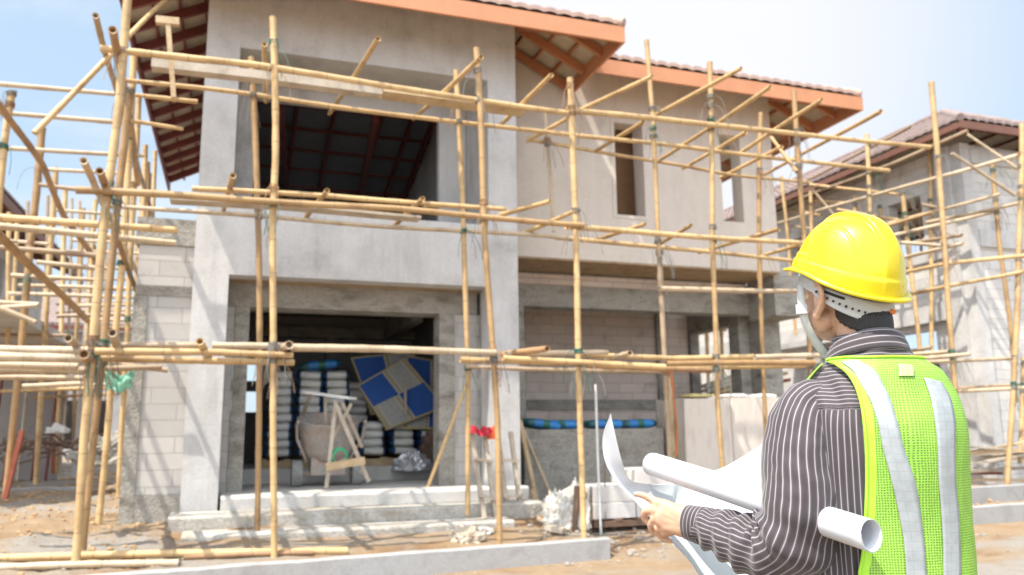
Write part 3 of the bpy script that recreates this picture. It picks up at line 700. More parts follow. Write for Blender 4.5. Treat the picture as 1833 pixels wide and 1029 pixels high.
for a, c, y in (((95, 400), (262, 408), 22), ((110, 418), (262, 425), 24), ((90, 448), (262, 453), 24), ((90, 500), (262, 500), 24), ((100, 520), (262, 518), 26), ((100, 545), (262, 540), 26), ((100, 560), (262, 553), 28), ((120, 590), (262, 584), 28), ((0, 600), (120, 600), 18), ((0, 700), (190, 694), 16), ((60, 712), (220, 704), 20), ((150, 690), (262, 685), 15), ((180, 668), (262, 668), 13)):
    B.rail([a, c], y, r=.034, mat='bamboo_old' if y % 4 else 'bamboo')
B.lashings(.7, 60)
for p0, p1, m_ in (((40, 770), (9, 893), 14.0), ((97, 790), (95, 848), 19.8), ((137, 770), (133, 837), 21.6)):
    b = MB(); b.bar(P(p0[0], p0[1], Y=m_-.12), P(p1[0], p1[1], Y=m_-.12), .10, .06); b.build('red_stub', M['rust'], B.t)

# right-hand scaffold, round the neighbouring house
C = Scaffold('bamboo_scaffold', 'bamboo pole scaffold round the neighbouring house on the right', (12.5, 11.5, .2), r=.038)
C.post([(1667, 147), (1678, 280), (1689, 420), (1710, 712), (1722, 900)], 10.6, r=.048)
C.post([(1829, 223), (1825, 420), (1814, 700), (1801, 895)], 10.5, r=.05)
C.post([(1662, 235), (1667, 420), (1668, 640)], 12.6, r=.045); C.post([(1776, 293), (1788, 420), (1811, 600), (1818, 720)], 11.2, r=.042)
C.post([(1553, 240), (1557, 386), (1562, 560)], 13.2, r=.045); C.post([(1616, 346), (1624, 420), (1648, 640)], 12.4, r=.044)
C.post([(1398, 315), (1412, 440), (1424, 600)], 16.5, r=.045); C.post([(1451, 342), (1454, 460)], 15, r=.04); C.post([(1575, 370), (1580, 520)], 13.4, r=.04); C.post([(1530, 355), (1534, 470)], 14, r=.04)
C.post([(1646, 340), (1650, 480)], 13.4, r=.034, mat='bamboo_brown'); C.post([(1833, 640), (1826, 830)], 11, r=.04)
for p in (((1630, 227, 12.0), (1437, 327, 16.0), (1380, 358, 18.0)), ((1732, 234, 11.0), (1600, 292, 12.4), (1440, 352, 15.5)), ((1850, 270, 10.4), (1700, 313, 11.3), (1474, 374, 14.6), (1393, 399, 17.0)),
          ((1790, 346, 10.9), (1586, 402, 13.2)), ((1850, 358, 10.4), (1658, 398, 12.5)), ((1449, 330, 15), (1614, 349, 13)), ((1409, 355, 17), (1518, 364, 14.5)), ((1415, 377, 17), (1470, 385, 15)), ((1412, 404, 17), (1470, 411, 15)),
          ((1499, 375, 14.4), (1623, 397, 12.8)), ((1650, 366, 12.6), (1745, 385, 12)), ((1600, 433, 11.5), (1686, 440, 10.7)), ((1640, 434, 11.7), (1722, 421, 10.6)), ((1610, 463, 11.8), (1724, 436, 10.4)),
          ((1615, 488, 11.8), (1692, 472, 10.9), (1850, 456, 10.2)), ((1625, 527, 11.9), (1700, 511, 11.2), (1850, 483, 10.3)), ((1585, 405, 12.6), (1669, 380, 11.6)), ((1600, 421, 12.4), (1778, 380, 11.2)),
          ((1600, 636, 11.5), (1697, 630, 10.7)), ((1610, 645, 11.3), (1737, 634, 10.3)), ((1610, 650, 11.4), (1818, 641, 10.6)), ((1620, 630, 12), (1668, 622, 11.4)), ((1700, 701, 10.9), (1850, 693, 10.4)), ((1710, 696, 11.2), (1850, 687, 11))):
    C.rail(p, mat='bamboo' if p[0][0] % 2 else 'bamboo_old', r=.036)
for p in (((1704, 274, 10.5), (1816, 349, 10.5)), ((1731, 240, 11), (1822, 302, 10.6)), ((1452, 336, 15), (1496, 389, 14.6))):
    C.rail(p, r=.03, mat='bamboo_old', name='brace_pole')
C.lashings(.8, 60)
# scaffold glimpsed through the car port
E_ = Scaffold('bamboo_scaffold', 'bamboo poles seen through the open side of the car port', (12, 18.5, .3), r=.04)
for p in ((1264, 575, 690), (1290, 570, 700), (1336, 563, 640), (1323, 565, 690), (1326, 610, 636)):
    E_.post([(p[0], p[1]), (p[0]+4, p[2])], 17.5, r=.05, mat='bamboo_brown' if p[0] % 2 else 'bamboo')
for a, c in (((1245, 590), (1360, 572)), ((1245, 598), (1340, 578)), ((1280, 572), (1360, 578)), ((1245, 580), (1300, 590))):
    E_.rail([a, c], 17.4, r=.045, mat='bamboo_old')
M['dark_timber'] = mottled('dark_timber', [(.12, .07, .045), (.20, .12, .08)], 4, .85, .2, 50, .15)
# ------------------------------------------------------------------ neighbouring houses
hr = thing('neighbour_house', 'unfinished white block house with maroon tiled hip roof, far right behind the man', 'house', (16, 12, .2))
f = MB(); wall_holes(f, 12.2, 22.0, 3.5, 7.0, 13.75, 14.0, [(13.0, 13.9, 4.9, 6.2), (16.5, 17.4, 4.9, 6.2)], axis='y'); f.build('upper_wall', M['block_white'], hr)
f = MB(); f.box(13.70, 13.748, 12.2, 22, 5.02, 5.32) if False else f.box(13.68, 13.747, 12.2, 22, 4.72, 4.95); f.box(13.66, 13.745, 12.2, 22, 3.45, 3.85); f.box(13.66, 13.745, 12.15, 12.5, .2, 7.0); f.build('ring_beam', M['plaster'], hr)
f = MB(); wall_holes(f, 12.2, 22.0, .2, 3.5, 13.80, 14.0, [(13.0, 16.6, .5, 3.3)], axis='y'); f.build('lower_wall', M['block_white'], hr)
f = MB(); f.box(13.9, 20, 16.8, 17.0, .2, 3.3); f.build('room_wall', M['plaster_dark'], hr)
f = MB(); f.box(13.68, 13.78, 14.95, 16.3, 2.9, 3.05); f.bar((13.2, 14.0, 3.3), (13.2, 17.5, 3.3), .8, .12); f.build('canopy', M['plaster'], hr)
f = MB(); wall_holes(f, 14.003, 20.0, .2, 7.0, 11.95, 12.18, [(15.4, 16.8, 4.6, 6.0)]); f.build('front_wall', M['block_white'], hr)
f = MB(); f.box(13.75, 14.0, 11.9, 12.197, .2, 7.0); f.box(14.003, 20, 11.88, 11.947, 4.85, 5.2); f.box(14.003, 20, 11.88, 11.947, 6.6, 6.9); f.build('column', M['plaster'], hr)
hip_roof(hr, 13.0, 19.6, 11.15, 24, 7.15, rad(28), M['tile_far'], M['brown_fascia'], rafter_sides='LF', fh=.15)
hl = thing('neighbour_house', 'unfinished house with dark red roof, far left beyond the scaffold', 'house', (-8, 22, .4))
f = MB(); wall_holes(f, -16, -6.3, .3, 6.9, 21.6, 21.85, [(-9.4, -8.2, 3.9, 6.3), (-9.0, -6.8, .6, 3.1)]); f.build('front_wall', M['plaster'], hl)
f = MB(); wall_holes(f, 21.853, 31, .3, 6.9, -6.55, -6.3, [(22.6, 23.6, 4.3, 6.3), (25, 26, 4.3, 6.3), (27.5, 28.5, 4.3, 6.3), (23, 26.4, .6, 3.1)], axis='y'); f.build('side_wall', M['plaster'], hl)
f = MB()
for x in (-10.6, -9.7, -8.0): f.box(x, x+.35, 21.2, 21.55, .3, 6.9)
f.build('column', M['concrete'], hl)
f = MB(); f.box(-12, -6.25, 20.75, 21.59, 3.25, 3.5); f.build('balcony_slab', M['plaster'], hl)
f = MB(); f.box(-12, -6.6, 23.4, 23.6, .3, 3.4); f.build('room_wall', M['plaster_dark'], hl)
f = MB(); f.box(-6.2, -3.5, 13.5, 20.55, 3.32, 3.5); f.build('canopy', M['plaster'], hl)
f = MB(); f.box(-6.2, -3.55, 20.56, 20.7, .3, 3.5); f.build('room_wall', M['plaster_dark'], hl)  # dark wall added to stand for the shade under the canopy
f = MB(); f.box(-3.3, -3.0, 20.6, 20.9, .3, 5.2); f.build('column', M['plaster'], hl)
for k in range(7):
    x_ = -5.0 + k*.26; b = MB(); b.tube([(x_, 20.0, .38), (x_+.05*(k % 3), 20.1, 3.28)], .03, 6); tag(b.build('steel_prop', M['steel'] if k % 3 else M['timber_grey'], org=(x_, 20.0, .38)), ['first', 'second', 'third', 'fourth', 'fifth', 'sixth', 'last'][k] + ' from the left of the thin upright props under the far left canopy', 'prop', 'props under the far left canopy')
hip_roof(hl, -16, -5.25, 20.2, 32, 7.0, rad(24), M['tile_far'], M['brown_fascia'], rafter_sides='RF', um=M['steel'], rp=M['brown_fascia'])
hb = thing('neighbour_house', 'small pale house with a low dark roof, far behind on the left', 'house', (-6, 42, .5))
f = MB(); wall_holes(f, -14, -4.2, .4, 6.2, 42, 42.3, [(-9.0, -8.0, 4, 5.5), (-6.6, -5.6, 4, 5.5), (-7.5, -5.4, .8, 3)]); f.build('front_wall', M['plaster'], hb)
f = MB(); f.box(-4.5, -4.2, 42.303, 52, .4, 6.2); f.build('side_wall', M['plaster'], hb)
f = MB(); f.box(-14, -4.6, 46, 46.2, .4, 6); f.build('room_wall', M['plaster_dark'], hb)
hip_roof(hb, -15, -3.4, 41, 53, 6.4, rad(27), M['tile_far'], M['steel'], rafter_sides='F')
hc = thing('neighbour_house', 'half-built pink block house seen through the car port opening', 'house', (15, 24, .3))
f = MB(); wall_holes(f, 14.2, 22, .3, 5.4, 22.6, 22.8, [(14.9, 15.5, 3.4, 4.6), (16.4, 17.0, 3.4, 4.6), (18.2, 19.2, .4, 4.4), (15.2, 16.2, .9, 2.4)]); f.build('front_wall', M['block_white'], hc)
f = MB(); wall_holes(f, 10.2, 14.197, .3, 4.4, 24.5, 24.7, [(11, 11.9, 2.2, 3.6), (12.5, 13.4, 2.2, 3.6)]); f.build('front_wall', M['plaster_glow'], hc)
f = MB(); f.box(10.3, 22, 25.2, 25.4, .3, 5.4); f.build('room_wall', M['plaster_glow'], hc)
f = MB(); f.box(10, 22.3, 22.3, 25.5, 5.403, 5.6); f.build('roof_slab', M['concrete'], hc)

# ------------------------------------------------------------------ stacked cement bags
def m_bag():
    m, n, b = newmat('cement_sack'); tc = N(n, 'ShaderNodeTexCoord'); sx = N(n, 'ShaderNodeSeparateXYZ'); n.links.new(tc.outputs['Object'], sx.inputs[0])
    def band(o, lo, hi):
        ab = N(n, 'ShaderNodeMath', operation='ABSOLUTE'); n.links.new(o, ab.inputs[0])
        g1 = N(n, 'ShaderNodeMath', operation='GREATER_THAN'); n.links.new(ab.outputs[0], g1.inputs[0]); g1.inputs[1].default_value = lo; return g1.outputs[0]
    c, f = noise_col(n, [(.64, .63, .58), (.80, .79, .75)], 6, 5, .6)
    c = mix(n, c, (.02, .09, .22), band(sx.outputs['X'], .155, 1)); c = mix(n, c, (.03, .14, .30), band(sx.outputs['Y'], .27, 1) if False else 0.0)
    n.links.new(c, b.inputs['Base Color']); b.inputs['Roughness'].default_value = .6; bump(n, b, f, .5, .02); return m
M['sack'] = m_bag()
def bag_mesh(wx, wy, wz, sd=0):
    b = MB(); rows = []; nu, nv = 20, 9
    for i in range(nv+1):
        ph = -math.pi/2 + math.pi*i/nv; row = []
        for j in range(nu):
            th = 2*math.pi*j/nu; c, s = math.cos(th), math.sin(th); cp, sp = math.cos(ph), math.sin(ph)
            e = lambda v, k: math.copysign(abs(v)**k, v)
            x = wx/2*e(c, .45)*e(cp, .5); y = wy/2*e(s, .45)*e(cp, .5); z = wz/2*e(sp, .75)
            z += .012*noise.noise(Vector((x*9, y*9, sd*3+z*5))); x += .010*noise.noise(Vector((x*8, z*20, sd)))
            row.append((x, y, z + wz/2))
        rows.append(row)
    b.grid(rows, closeu=True); return b
words = ['bottom', 'second', 'third', 'fourth', 'fifth', 'sixth', 'seventh', 'eighth', 'ninth', 'tenth', 'eleventh', 'twelfth']
protos = []
def bag_stack(cols, group, desc, jit=.02, rz=0, proto=0):
    for (x, y, z0, n_, colname, tilt) in cols:
        z = z0
        for k in range(n_):
            h = .138
            if not protos or len(protos) <= proto:
                o = bag_mesh(.43, .62, .150, 1).build('cement_bag', M['sack'], org=(0, 0, 0)); protos.append(o)
            else:
                o = protos[proto].copy(); COL.objects.link(o)
            q = (x + random.uniform(-jit, jit), y + random.uniform(-.03, .03), z)
            o.location = RL @ Vector(q); o.rotation_euler = (random.uniform(-.02, .02), tilt + random.uniform(-.03, .03), YAW + rz + random.uniform(-.05, .05))
            top = 'topmost' if k == n_-1 else (words[k] + ('' if k == 0 else ' from the bottom'))
            tag(o, f'cement bag, {top}, {colname} of the {desc}', 'cement bag', group); z += h
bag_stack([(.74, 13.9, .95, 10, 'left column', 0), (1.20, 13.9, .95, 10, 'middle column', .04), (1.62, 13.9, .95, 10, 'right column', -.03)], 'bags in the tall stack', 'tall stack')
bag_stack([(2.20, 13.75, .95, 4, 'left column', 0), (2.72, 13.8, .95, 4, 'middle column', .02), (3.20, 13.85, .95, 4, 'right column', 0), (2.05, 14.45, .95, 9, 'rear column', .02)], 'bags in the low stack', 'low stack under mats')
def pallet(x, y, z, w_, d_, label, h=.13, mat='timber', rz=0):
    t = thing('pallet', label, 'pallet', (x, y, z))
    for i in range(5):
        b = MB(); xx = x - w_/2 + .05 + i*(w_-.1)/4; b.box(xx-.05, xx+.05, y-d_/2, y+d_/2, z+h-.022, z+h); b.build('board', M[mat], t)
    for k in range(3):
        b = MB(); yy = y - d_/2 + .05 + k*(d_-.1)/2; b.box(x-w_/2, x+w_/2, yy-.045, yy+.045, z, z+h-.024); b.build('bearer', M[mat], t)
pallet(1.2, 13.9, .80, 1.5, .9, 'timber pallet under the tall stack of cement bags'); pallet(2.72, 13.95, .80, 1.5, 1.1, 'timber pallet under the low stack of cement bags')
for i, (x, y, rz, lb) in enumerate(((1.15, 13.8, .5, 'blue and green sack lying across the top of the tall bag stack'),)):
    pass
def m_bluesack():
    m, n, b = newmat('blue_green_sack'); tc = N(n, 'ShaderNodeTexCoord'); sx = N(n, 'ShaderNodeSeparateXYZ'); n.links.new(tc.outputs['Object'], sx.inputs[0])
    r = N(n, 'ShaderNodeValToRGB'); r.color_ramp.interpolation = 'CONSTANT'; e = r.color_ramp.elements
    e[0].position = 0; e[0].color = (.02, .10, .12, 1); e[1].position = .22; e[1].color = (.02, .17, .46, 1)
    for p_, c_ in ((.42, (.02, .13, .09)), (.58, (.03, .22, .55)), (.82, (.02, .08, .12))): q = e.new(p_); q.color = (*c_, 1)
    ma = N(n, 'ShaderNodeMath', operation='MULTIPLY_ADD'); n.links.new(sx.outputs['X'], ma.inputs[0]); ma.inputs[1].default_value = 1.35; ma.inputs[2].default_value = .5
    n.links.new(ma.outputs[0], r.inputs['Fac']); n.links.new(r.outputs['Color'], b.inputs['Base Color']); b.inputs['Roughness'].default_value = .4; return m
M['bluesack'] = m_bluesack()
bs = None
for x, y, z, rz, tl, lb in ((4.65, 12.2, 1.345, .1, .12, 'blue and green sack at the left end of the tank wall, tilted'), (5.0, 12.3, 1.34, -.1, 0, 'flat blue sack behind the scaffold pole on the tank wall'), (5.75, 12.2, 1.34, 0, 0, 'blue and green sack on the tank wall, middle of the row'),
                            (6.35, 12.25, 1.34, .05, -.02, 'blue and dark green sack at the right end of the tank wall'), (1.35, 13.75, 2.36, .1, -.12, 'blue and green sack lying across the top of the tall bag stack')):
    if bs is None: bs = o = bag_mesh(.72, .42, .15, 5).build('blue_sack', M['bluesack'])
    else: o = bs.copy(); COL.objects.link(o)
    o.location = RL @ Vector((x, y, z)); o.rotation_euler = (0, tl, YAW+rz); tag(o, lb, 'sack', 'blue and green sacks')

# ------------------------------------------------------------------ patterned mats
def m_mat():
    m, n, b = newmat('patterned_mat'); uv = N(n, 'ShaderNodeUVMap'); sx = N(n, 'ShaderNodeSeparateXYZ'); n.links.new(uv.outputs[0], sx.inputs[0])
    def ma(op, a, b_=None, c_=None):
        q = N(n, 'ShaderNodeMath', operation=op)
        for i, v in enumerate((a, b_, c_)):
            if v is None: continue
            if isinstance(v, (int, float)): q.inputs[i].default_value = v
            else: n.links.new(v, q.inputs[i])
        return q.outputs[0]
    U, V = sx.outputs['X'], sx.outputs['Y']
    ck = N(n, 'ShaderNodeTexChecker'); ck.inputs['Scale'].default_value = 2.0; om = N(n, 'ShaderNodeMapping'); om.inputs['Location'].default_value = (.5, 0, 0); n.links.new(uv.outputs[0], om.inputs['Vector']); n.links.new(om.outputs['Vector'], ck.inputs['Vector'])
    f2 = ma('FRACT', ma('MULTIPLY', U, 2.0)); d = ma('ABSOLUTE', ma('SUBTRACT', f2, .5))
    gold = (.42, .34, .16)
    c, _ = noise_col(n, [(.16, .24, .34), (.40, .40, .36), (.30, .22, .12)], 26, 3, .7, vec=uv.outputs[0], pos=[.35, .5, .65])
    light = mix(n, c, (.50, .44, .30), ma('GREATER_THAN', d, .30))
    dots = ma('MULTIPLY', ma('GREATER_THAN', ma('ABSOLUTE', ma('SUBTRACT', ma('FRACT', ma('MULTIPLY', V, 22)), .5)), .28), ma('MULTIPLY', ma('GREATER_THAN', d, .34), ma('LESS_THAN', d, .45)))
    light = mix(n, light, (.05, .06, .10), dots)
    dd = mix(n, (.02, .085, .32), light, ck.outputs['Fac'])
    e = ma('MAXIMUM', ma('ABSOLUTE', ma('SUBTRACT', U, .5)), ma('ABSOLUTE', ma('SUBTRACT', V, .5)))
    dd = mix(n, dd, gold, ma('GREATER_THAN', e, .475))
    n.links.new(dd, b.inputs['Base Color']); b.inputs['Roughness'].default_value = .8; return m
M['mat'] = m_mat()
def board(cs, label, th=.03, edge='timber'):
    """a stiff folded mat through four plot points (bottom-left first), slightly bowed"""
    a, b_, c, d = [Vector(x) for x in cs]; nrm = (b_-a).cross(d-a).normalized()
    n_ = 14; fr = []; bk = []
    for i in range(n_+1):
        r = []; r2 = []
        for j in range(n_+1):
            u, v = j/n_, i/n_; p = a*(1-u)*(1-v) + b_*u*(1-v) + c*u*v + d*(1-u)*v
            p = p + nrm*(.012*math.sin(math.pi*u*2) + .03*math.sin(math.pi*v) + .008*noise.noise(p*4)); r.append(p); r2.append(p - nrm*th)
        fr.append(r); bk.append(r2)
    o = MB(); o.grid(fr, uvs=lambda i, j: (j/n_, i/n_)); o.grid(bk, flip=True, uvs=lambda i, j: (j/n_, i/n_))
    ed = lambda r1, r2: o.grid([r1, r2], smooth=False, mi=1)
    ed(fr[0], bk[0]); ed(bk[-1], fr[-1]); ed([r[0] for r in bk], [r[0] for r in fr]); ed([r[-1] for r in fr], [r[-1] for r in bk])
    return tag(o.build('patterned_mat', [M['mat'], M[edge]], org=a), label, 'mat', 'patterned blue and gold mats')
Ym = 13.25
board([P(692, 770, Y=Ym), P(797, 728, Y=Ym), P(724, 640, Y=Ym+.25), P(640, 690, Y=Ym+.2)], 'blue and gold checked mat tilted to the left, front of the three')
board([P(722, 768, Y=Ym+.12), P(812, 768, Y=Ym+.2), P(812, 650, Y=Ym+.4), P(728, 636, Y=Ym+.36)], 'blue and gold checked mat standing at the right behind the tilted one')
board([P(664, 742, Y=Ym+.45), P(752, 745, Y=Ym+.45), P(742, 628, Y=Ym+.6), P(628, 640, Y=Ym+.6)], 'blue and gold checked mat farthest back, only its top edge showing')
plank([P(726, 742, Y=Ym-.10), P(725, 690, Y=Ym-.02)], .04, .03, 'short pale stick hanging in front of the patterned mats', 'stick', 'timber_grey', 'stick')

# ------------------------------------------------------------------ mortar cart
M['tub'] = mottled('cement_crusted_tub', [(.26, .24, .22), (.40, .37, .34), (.40, .31, .25), (.48, .45, .42)], 5, .9, .5, 40, .2)
M['rubber'] = mottled('dusty_rubber', [(.18, .18, .175), (.38, .37, .35)], 8, .9, .2, 50, .1)
cx, cy, cz = 1.33, 12.15, .58
t = thing('mortar_cart', 'cement-crusted round mortar tub on a two-wheeled cart, standing on the porch', 'mortar cart', (cx, cy, cz))
b = MB(); prof = [(.02, .36), (.30, .40), (.36, .52), (.41, .78), (.435, .93), (.452, .955), (.44, .965), (.425, .94), (.395, .78), (.34, .55), (.28, .44), (.02, .41)]
b.grid([[(cx + r*math.cos(a)*1.0, cy + r*math.sin(a)*.85, cz + z + (.01*noise.noise(Vector((r*9*math.cos(a), r*9*math.sin(a), z*6))))) for a in [2*math.pi*k/40 for k in range(40)]] for r, z in prof], closeu=True, flip=True)
tilt = lambda mb: setattr(mb, 'v', [tuple(Vector((cx, cy, cz+.5)) + Matrix.Rotation(rad(15), 3, 'X') @ (Vector(q_)-Vector((cx, cy, cz+.5)))) for q_ in mb.v])
tilt(b); b.build('tub', M['tub'], t)
b = MB(); b.grid([[(cx + r*math.cos(a), cy + r*.85*math.sin(a), cz + .80) for a in [2*math.pi*k/24 for k in range(24)]] for r in (.01, .38)], closeu=True); tilt(b); b.build('mortar', M['plaster_dark'], t)
for s in (-1, 1):
    b = MB(); b.tube([(cx + s*.42 + .07*math.cos(a), cy, cz+.185+.0*a) for a in (0, math.pi)], .19, 20)
    wh = b.build('wheel', M['rubber'], t); c = MB(); c.tube([(cx+s*.42-.075, cy, cz+.185), (cx+s*.42+.075, cy, cz+.185)], .07, 12); c.build('hub', M['tub'], wh)
b = MB(); b.box(cx-.24, cx+.24, cy-.2, cy+.2, cz+.16, cz+.40); b.bar((cx-.38, cy, cz+.185), (cx+.38, cy, cz+.185), .05, .05); b.build('chassis', M['tub'], t)
for s in (-1, 1):
    b = MB(); b.tube([(cx+s*.30, cy-.1, cz+.36), (cx+s*.45, cy-.3, cz+.66), (cx+s*.47, cy-.42, cz+.86), (cx+s*.46, cy-.52, cz+.90)], .02, 8); b.build('handle', M['tub'], t)

# ------------------------------------------------------------------ sawhorse with the green hose
sy = 11.35
t = thing('sawhorse', 'rough timber sawhorse standing in front of the mortar cart', 'sawhorse', P(620, 872, Y=sy))
def member(name, par, a, c, w_, h_, mat='timber_grey', up=(0, 1, 0)):
    b = MB(); b.bar(a, c, w_, h_, up); return b.build(name, M[mat], par)
b = MB(); a, c = P(550, 702, Y=sy+.45), P(632, 713, Y=sy-.02); b.bar(a, c, .20, .035, (0, 0, 1)); b.build('top_board', M['white_plastic'], t)
member('leg', t, P(601, 718, Y=sy), P(584, 874, Y=sy-.1), .05, .04); member('leg', t, P(600, 722, Y=sy-.045), P(660, 862, Y=sy+.05), .055, .04); member('leg', t, P(612, 720, Y=sy+.02), P(648, 800, Y=sy+.3), .045, .04)
member('leg', t, P(556, 705, Y=sy+.5), P(541, 745, Y=sy+.9), .05, .04); member('leg', t, P(582, 710, Y=sy+.42), P(583, 800, Y=sy+.5), .04, .04)
member('brace', t, P(629, 722, Y=sy+.05), P(592, 790, Y=sy+.05), .04, .03); member('rail', t, P(583, 838, Y=sy-.13), P(652, 826, Y=sy-.08), .10, .03, up=(0, 0, 1)) if False else None
b = MB(); a, c = P(583, 836, Y=sy-.16), P(653, 824, Y=sy-.12); b.bar(a, c, .03, .10); b.build('cross_rail', M['timber'], t)
M['green'] = plain('green_hose', (.06, .38, .18), .5)
q = P(608, 818, Y=sy-.05); t = thing('hose_coil', 'green hose coiled on the cross rail of the sawhorse', 'hose', q)
for k in range(5):
    b = MB(); r = .085 + .006*k; b.tube([(q.x + r*math.cos(an)*1.05, q.y - .03 + .018*k, q.z + r*1.1*math.sin(an)) for an in [2*math.pi*i/24 for i in range(24)]], .011, 8, closed=True); b.build('loop', M['green'], t)

# ------------------------------------------------------------------ porch clutter
def crumple(name, label, cat, org, sx, sy_, sz, mat, seed, sub=22):
    b = MB(); rows = []; o = Vector(org)
    for i in range(sub+1):
        ph = math.pi/2*i/sub*1.0; row = []
        for j in range(sub*2):
            th = 2*math.pi*j/(sub*2); d = Vector((math.cos(th)*math.cos(ph), math.sin(th)*math.cos(ph), math.sin(ph)))
            n1 = noise.noise(d*2.2 + Vector((seed, 0, 0))); n2 = abs(noise.noise(d*5 + Vector((0, seed, 0)))); n3 = abs(noise.noise(d*11 + Vector((0, 0, seed))))
            k = 1 + .35*n1 + .35*n2 - .22*n3
            row.append(o + Vector((d.x*sx*k, d.y*sy_*k, max(0, d.z*sz*k))))
        rows.append(row)
    b.grid(rows, closeu=True, smooth=False); return tag(b.build(name, M[mat], org=org), label, cat)
m, n, b_ = newmat('foil_sheet'); b_.inputs['Base Color'].default_value = (.62, .62, .64, 1); b_.inputs['Roughness'].default_value = .28; b_.inputs['Metallic'].default_value = .55; M['foil'] = m
crumple('plastic_sheet', 'crumpled silvery plastic sheet on the porch floor before the low bag stack', 'plastic sheet', P(738, 842, Y=13.0), .30, .2, .26, 'foil', 3)
crumple('plastic_heap', 'dark crumpled film heaped against the block jamb behind the silvery sheet', 'plastic sheet', P(778, 838, Y=13.5), .26, .25, .62, 'rebar', 8)
crumple('cement_sack', 'empty crumpled paper sack lying on the lowest step by the trestle', 'paper sack', P(838, 972, Y=9.05), .20, .15, .16, 'timber_grey', 5)
crumple('rubble_heap', 'small heap of spilled mortar beside the crumpled paper sack', 'rubble', P(865, 955, Y=9.4), .12, .12, .08, 'cement', 15)
M['cloth_green'] = plain('pale_green_cloth', (.25, .55, .40), .8)
b = MB(); q = P(213, 684, Y=10.0)
rows = [[q + Vector((.16*(j/8-.5)*2*(1-.25*i/6), .05*noise.noise(Vector((j*.6, i*.5, 2)))*2, .10-.20*i/6 + .03*math.sin(j*1.1))) for j in range(9)] for i in range(7)]
b.grid(rows); o = b.build('cloth', M['cloth_green'], org=q); sm = o.modifiers.new('s', 'SOLIDIFY'); sm.thickness = .006; tag(o, 'pale green cloth hanging under the low lift at the corner poles', 'cloth')

# leaning pole and the A-shaped trestles with red rags
def pole_thing(pts, r, label, mat='bamboo', name='bamboo_pole', group=None, seed=3):
    org = Vector(pts[-1]); t = bamboo(pts, r, None, name, mat, seed) if False else None
    b0 = MB(); ORG['_tmp'] = org
    o = bamboo_free(pts, r, name, mat, seed, org); return tag(o, label, 'pole', group)
def bamboo_free(pts, r, name, mat, seed, org):
    class Fake: pass
    e = thing(name + '_tmp', '', '', org); o = bamboo(pts, r, e, name, mat, seed)
    o.parent = None; place(o, org); bpy.data.objects.remove(e); return o
pole_thing([P(836, 685, Y=10.9), P(800, 780, Y=11.0), P(764, 875, Y=11.15)], .026, 'thin bamboo pole leaning from the porch floor to the right jamb', seed=4)
pole_thing([P(935, 765, Y=11.8), P(988, 892, Y=11.3)], .03, 'thin grey pole leaning on the tank wall, right of the column', 'bamboo_old', seed=6)
plank([P(930, 752, Y=11.5), P(966, 925, Y=11.1)], .07, .04, 'dark board leaning on the tank wall beside the thin grey pole', 'board', 'timber', 'board')
plank([P(951, 876, Y=11.0), P(968, 930, Y=10.9)], .10, .04, 'short pointed stake leaning at the foot of the dark board', 'stake', 'timber', 'stake')
def trestle(top, f1, f2, lb, rung, Yt, Yf):
    t = thing('step_trestle', lb, 'trestle', P(*f1, Y=Yf))
    member('leg', t, P(top[0], top[1], Y=Yt), P(*f1, Y=Yf), .055, .05); member('leg', t, P(top[0]+24, top[1]+4, Y=Yt), P(*f2, Y=Yf), .055, .05)
    for k in rung:
        a = P(top[0], top[1], Y=Yt).lerp(P(*f1, Y=Yf), k); c = P(top[0]+24, top[1]+4, Y=Yt).lerp(P(*f2, Y=Yf), k); dd = (c-a)*.25
        b = MB(); b.bar(a-dd-Vector((0, .05, 0)), c+dd-Vector((0, .05, 0)), .035, .04); b.build('rung', M['timber_grey'], t)
trestle((843, 770), (868, 934), (890, 940), 'rough timber trestle with red rags on top, left of the pair', (.32, .72), 10.2, 9.95)
trestle((890, 768), (910, 930), (934, 926), 'rough timber trestle behind the scaffold pole, right of the pair', (.35, .75), 10.4, 10.2)
M['red_rag'] = plain('red_rag', (.42, .02, .04), .8); M['orange_rag'] = plain('orange_rag', (.75, .13, .04), .8)
for i, (px, py, sx_, sz_, mt, lb) in enumerate(((846, 768, .10, .09, 'red_rag', 'dark red rag knotted on the left leg of the left trestle'), (869, 772, .10, .11, 'red_rag', 'dark red rag knotted on the right leg of the left trestle'), (884, 778, .07, .16, 'orange_rag', 'bright orange rag between the trestles by the scaffold pole'))):
    q = P(px, py+8, Y=10.12); crumple('rag', lb, 'rag', q, sx_, .07, sz_, mt, 20+i, 10)
plank([P(836, 940, Y=9.9), P(930, 900, Y=10.3)], .10, .05, 'grey plank lying on the step under the trestles', mat='timber_grey')

# rebar starter rods
t = thing('rebar_cage', 'tall thin steel rods standing beside the block pallet', 'rebar', P(1075, 960, Y=9.4))
b = MB(); b.tube([P(1066, 688, Y=9.6), P(1070, 820, Y=9.6), P(1076, 965, Y=9.5)], .016, 6); b.build('pipe', M['white_plastic'], t)
for x0, y0 in ((1058, 870), (1064, 890), (1082, 770), (1050, 880)):
    b = MB(); b.tube([P(x0, y0, Y=9.7), P(x0+2, 968, Y=9.6)], .008, 6); b.build('rod', M['rebar'], t)
for z_ in (930, 905): b = MB(); b.tube([P(1048, z_, Y=9.64), P(1086, z_-2, Y=9.64)], .006, 6); b.build('link', M['rebar'], t)

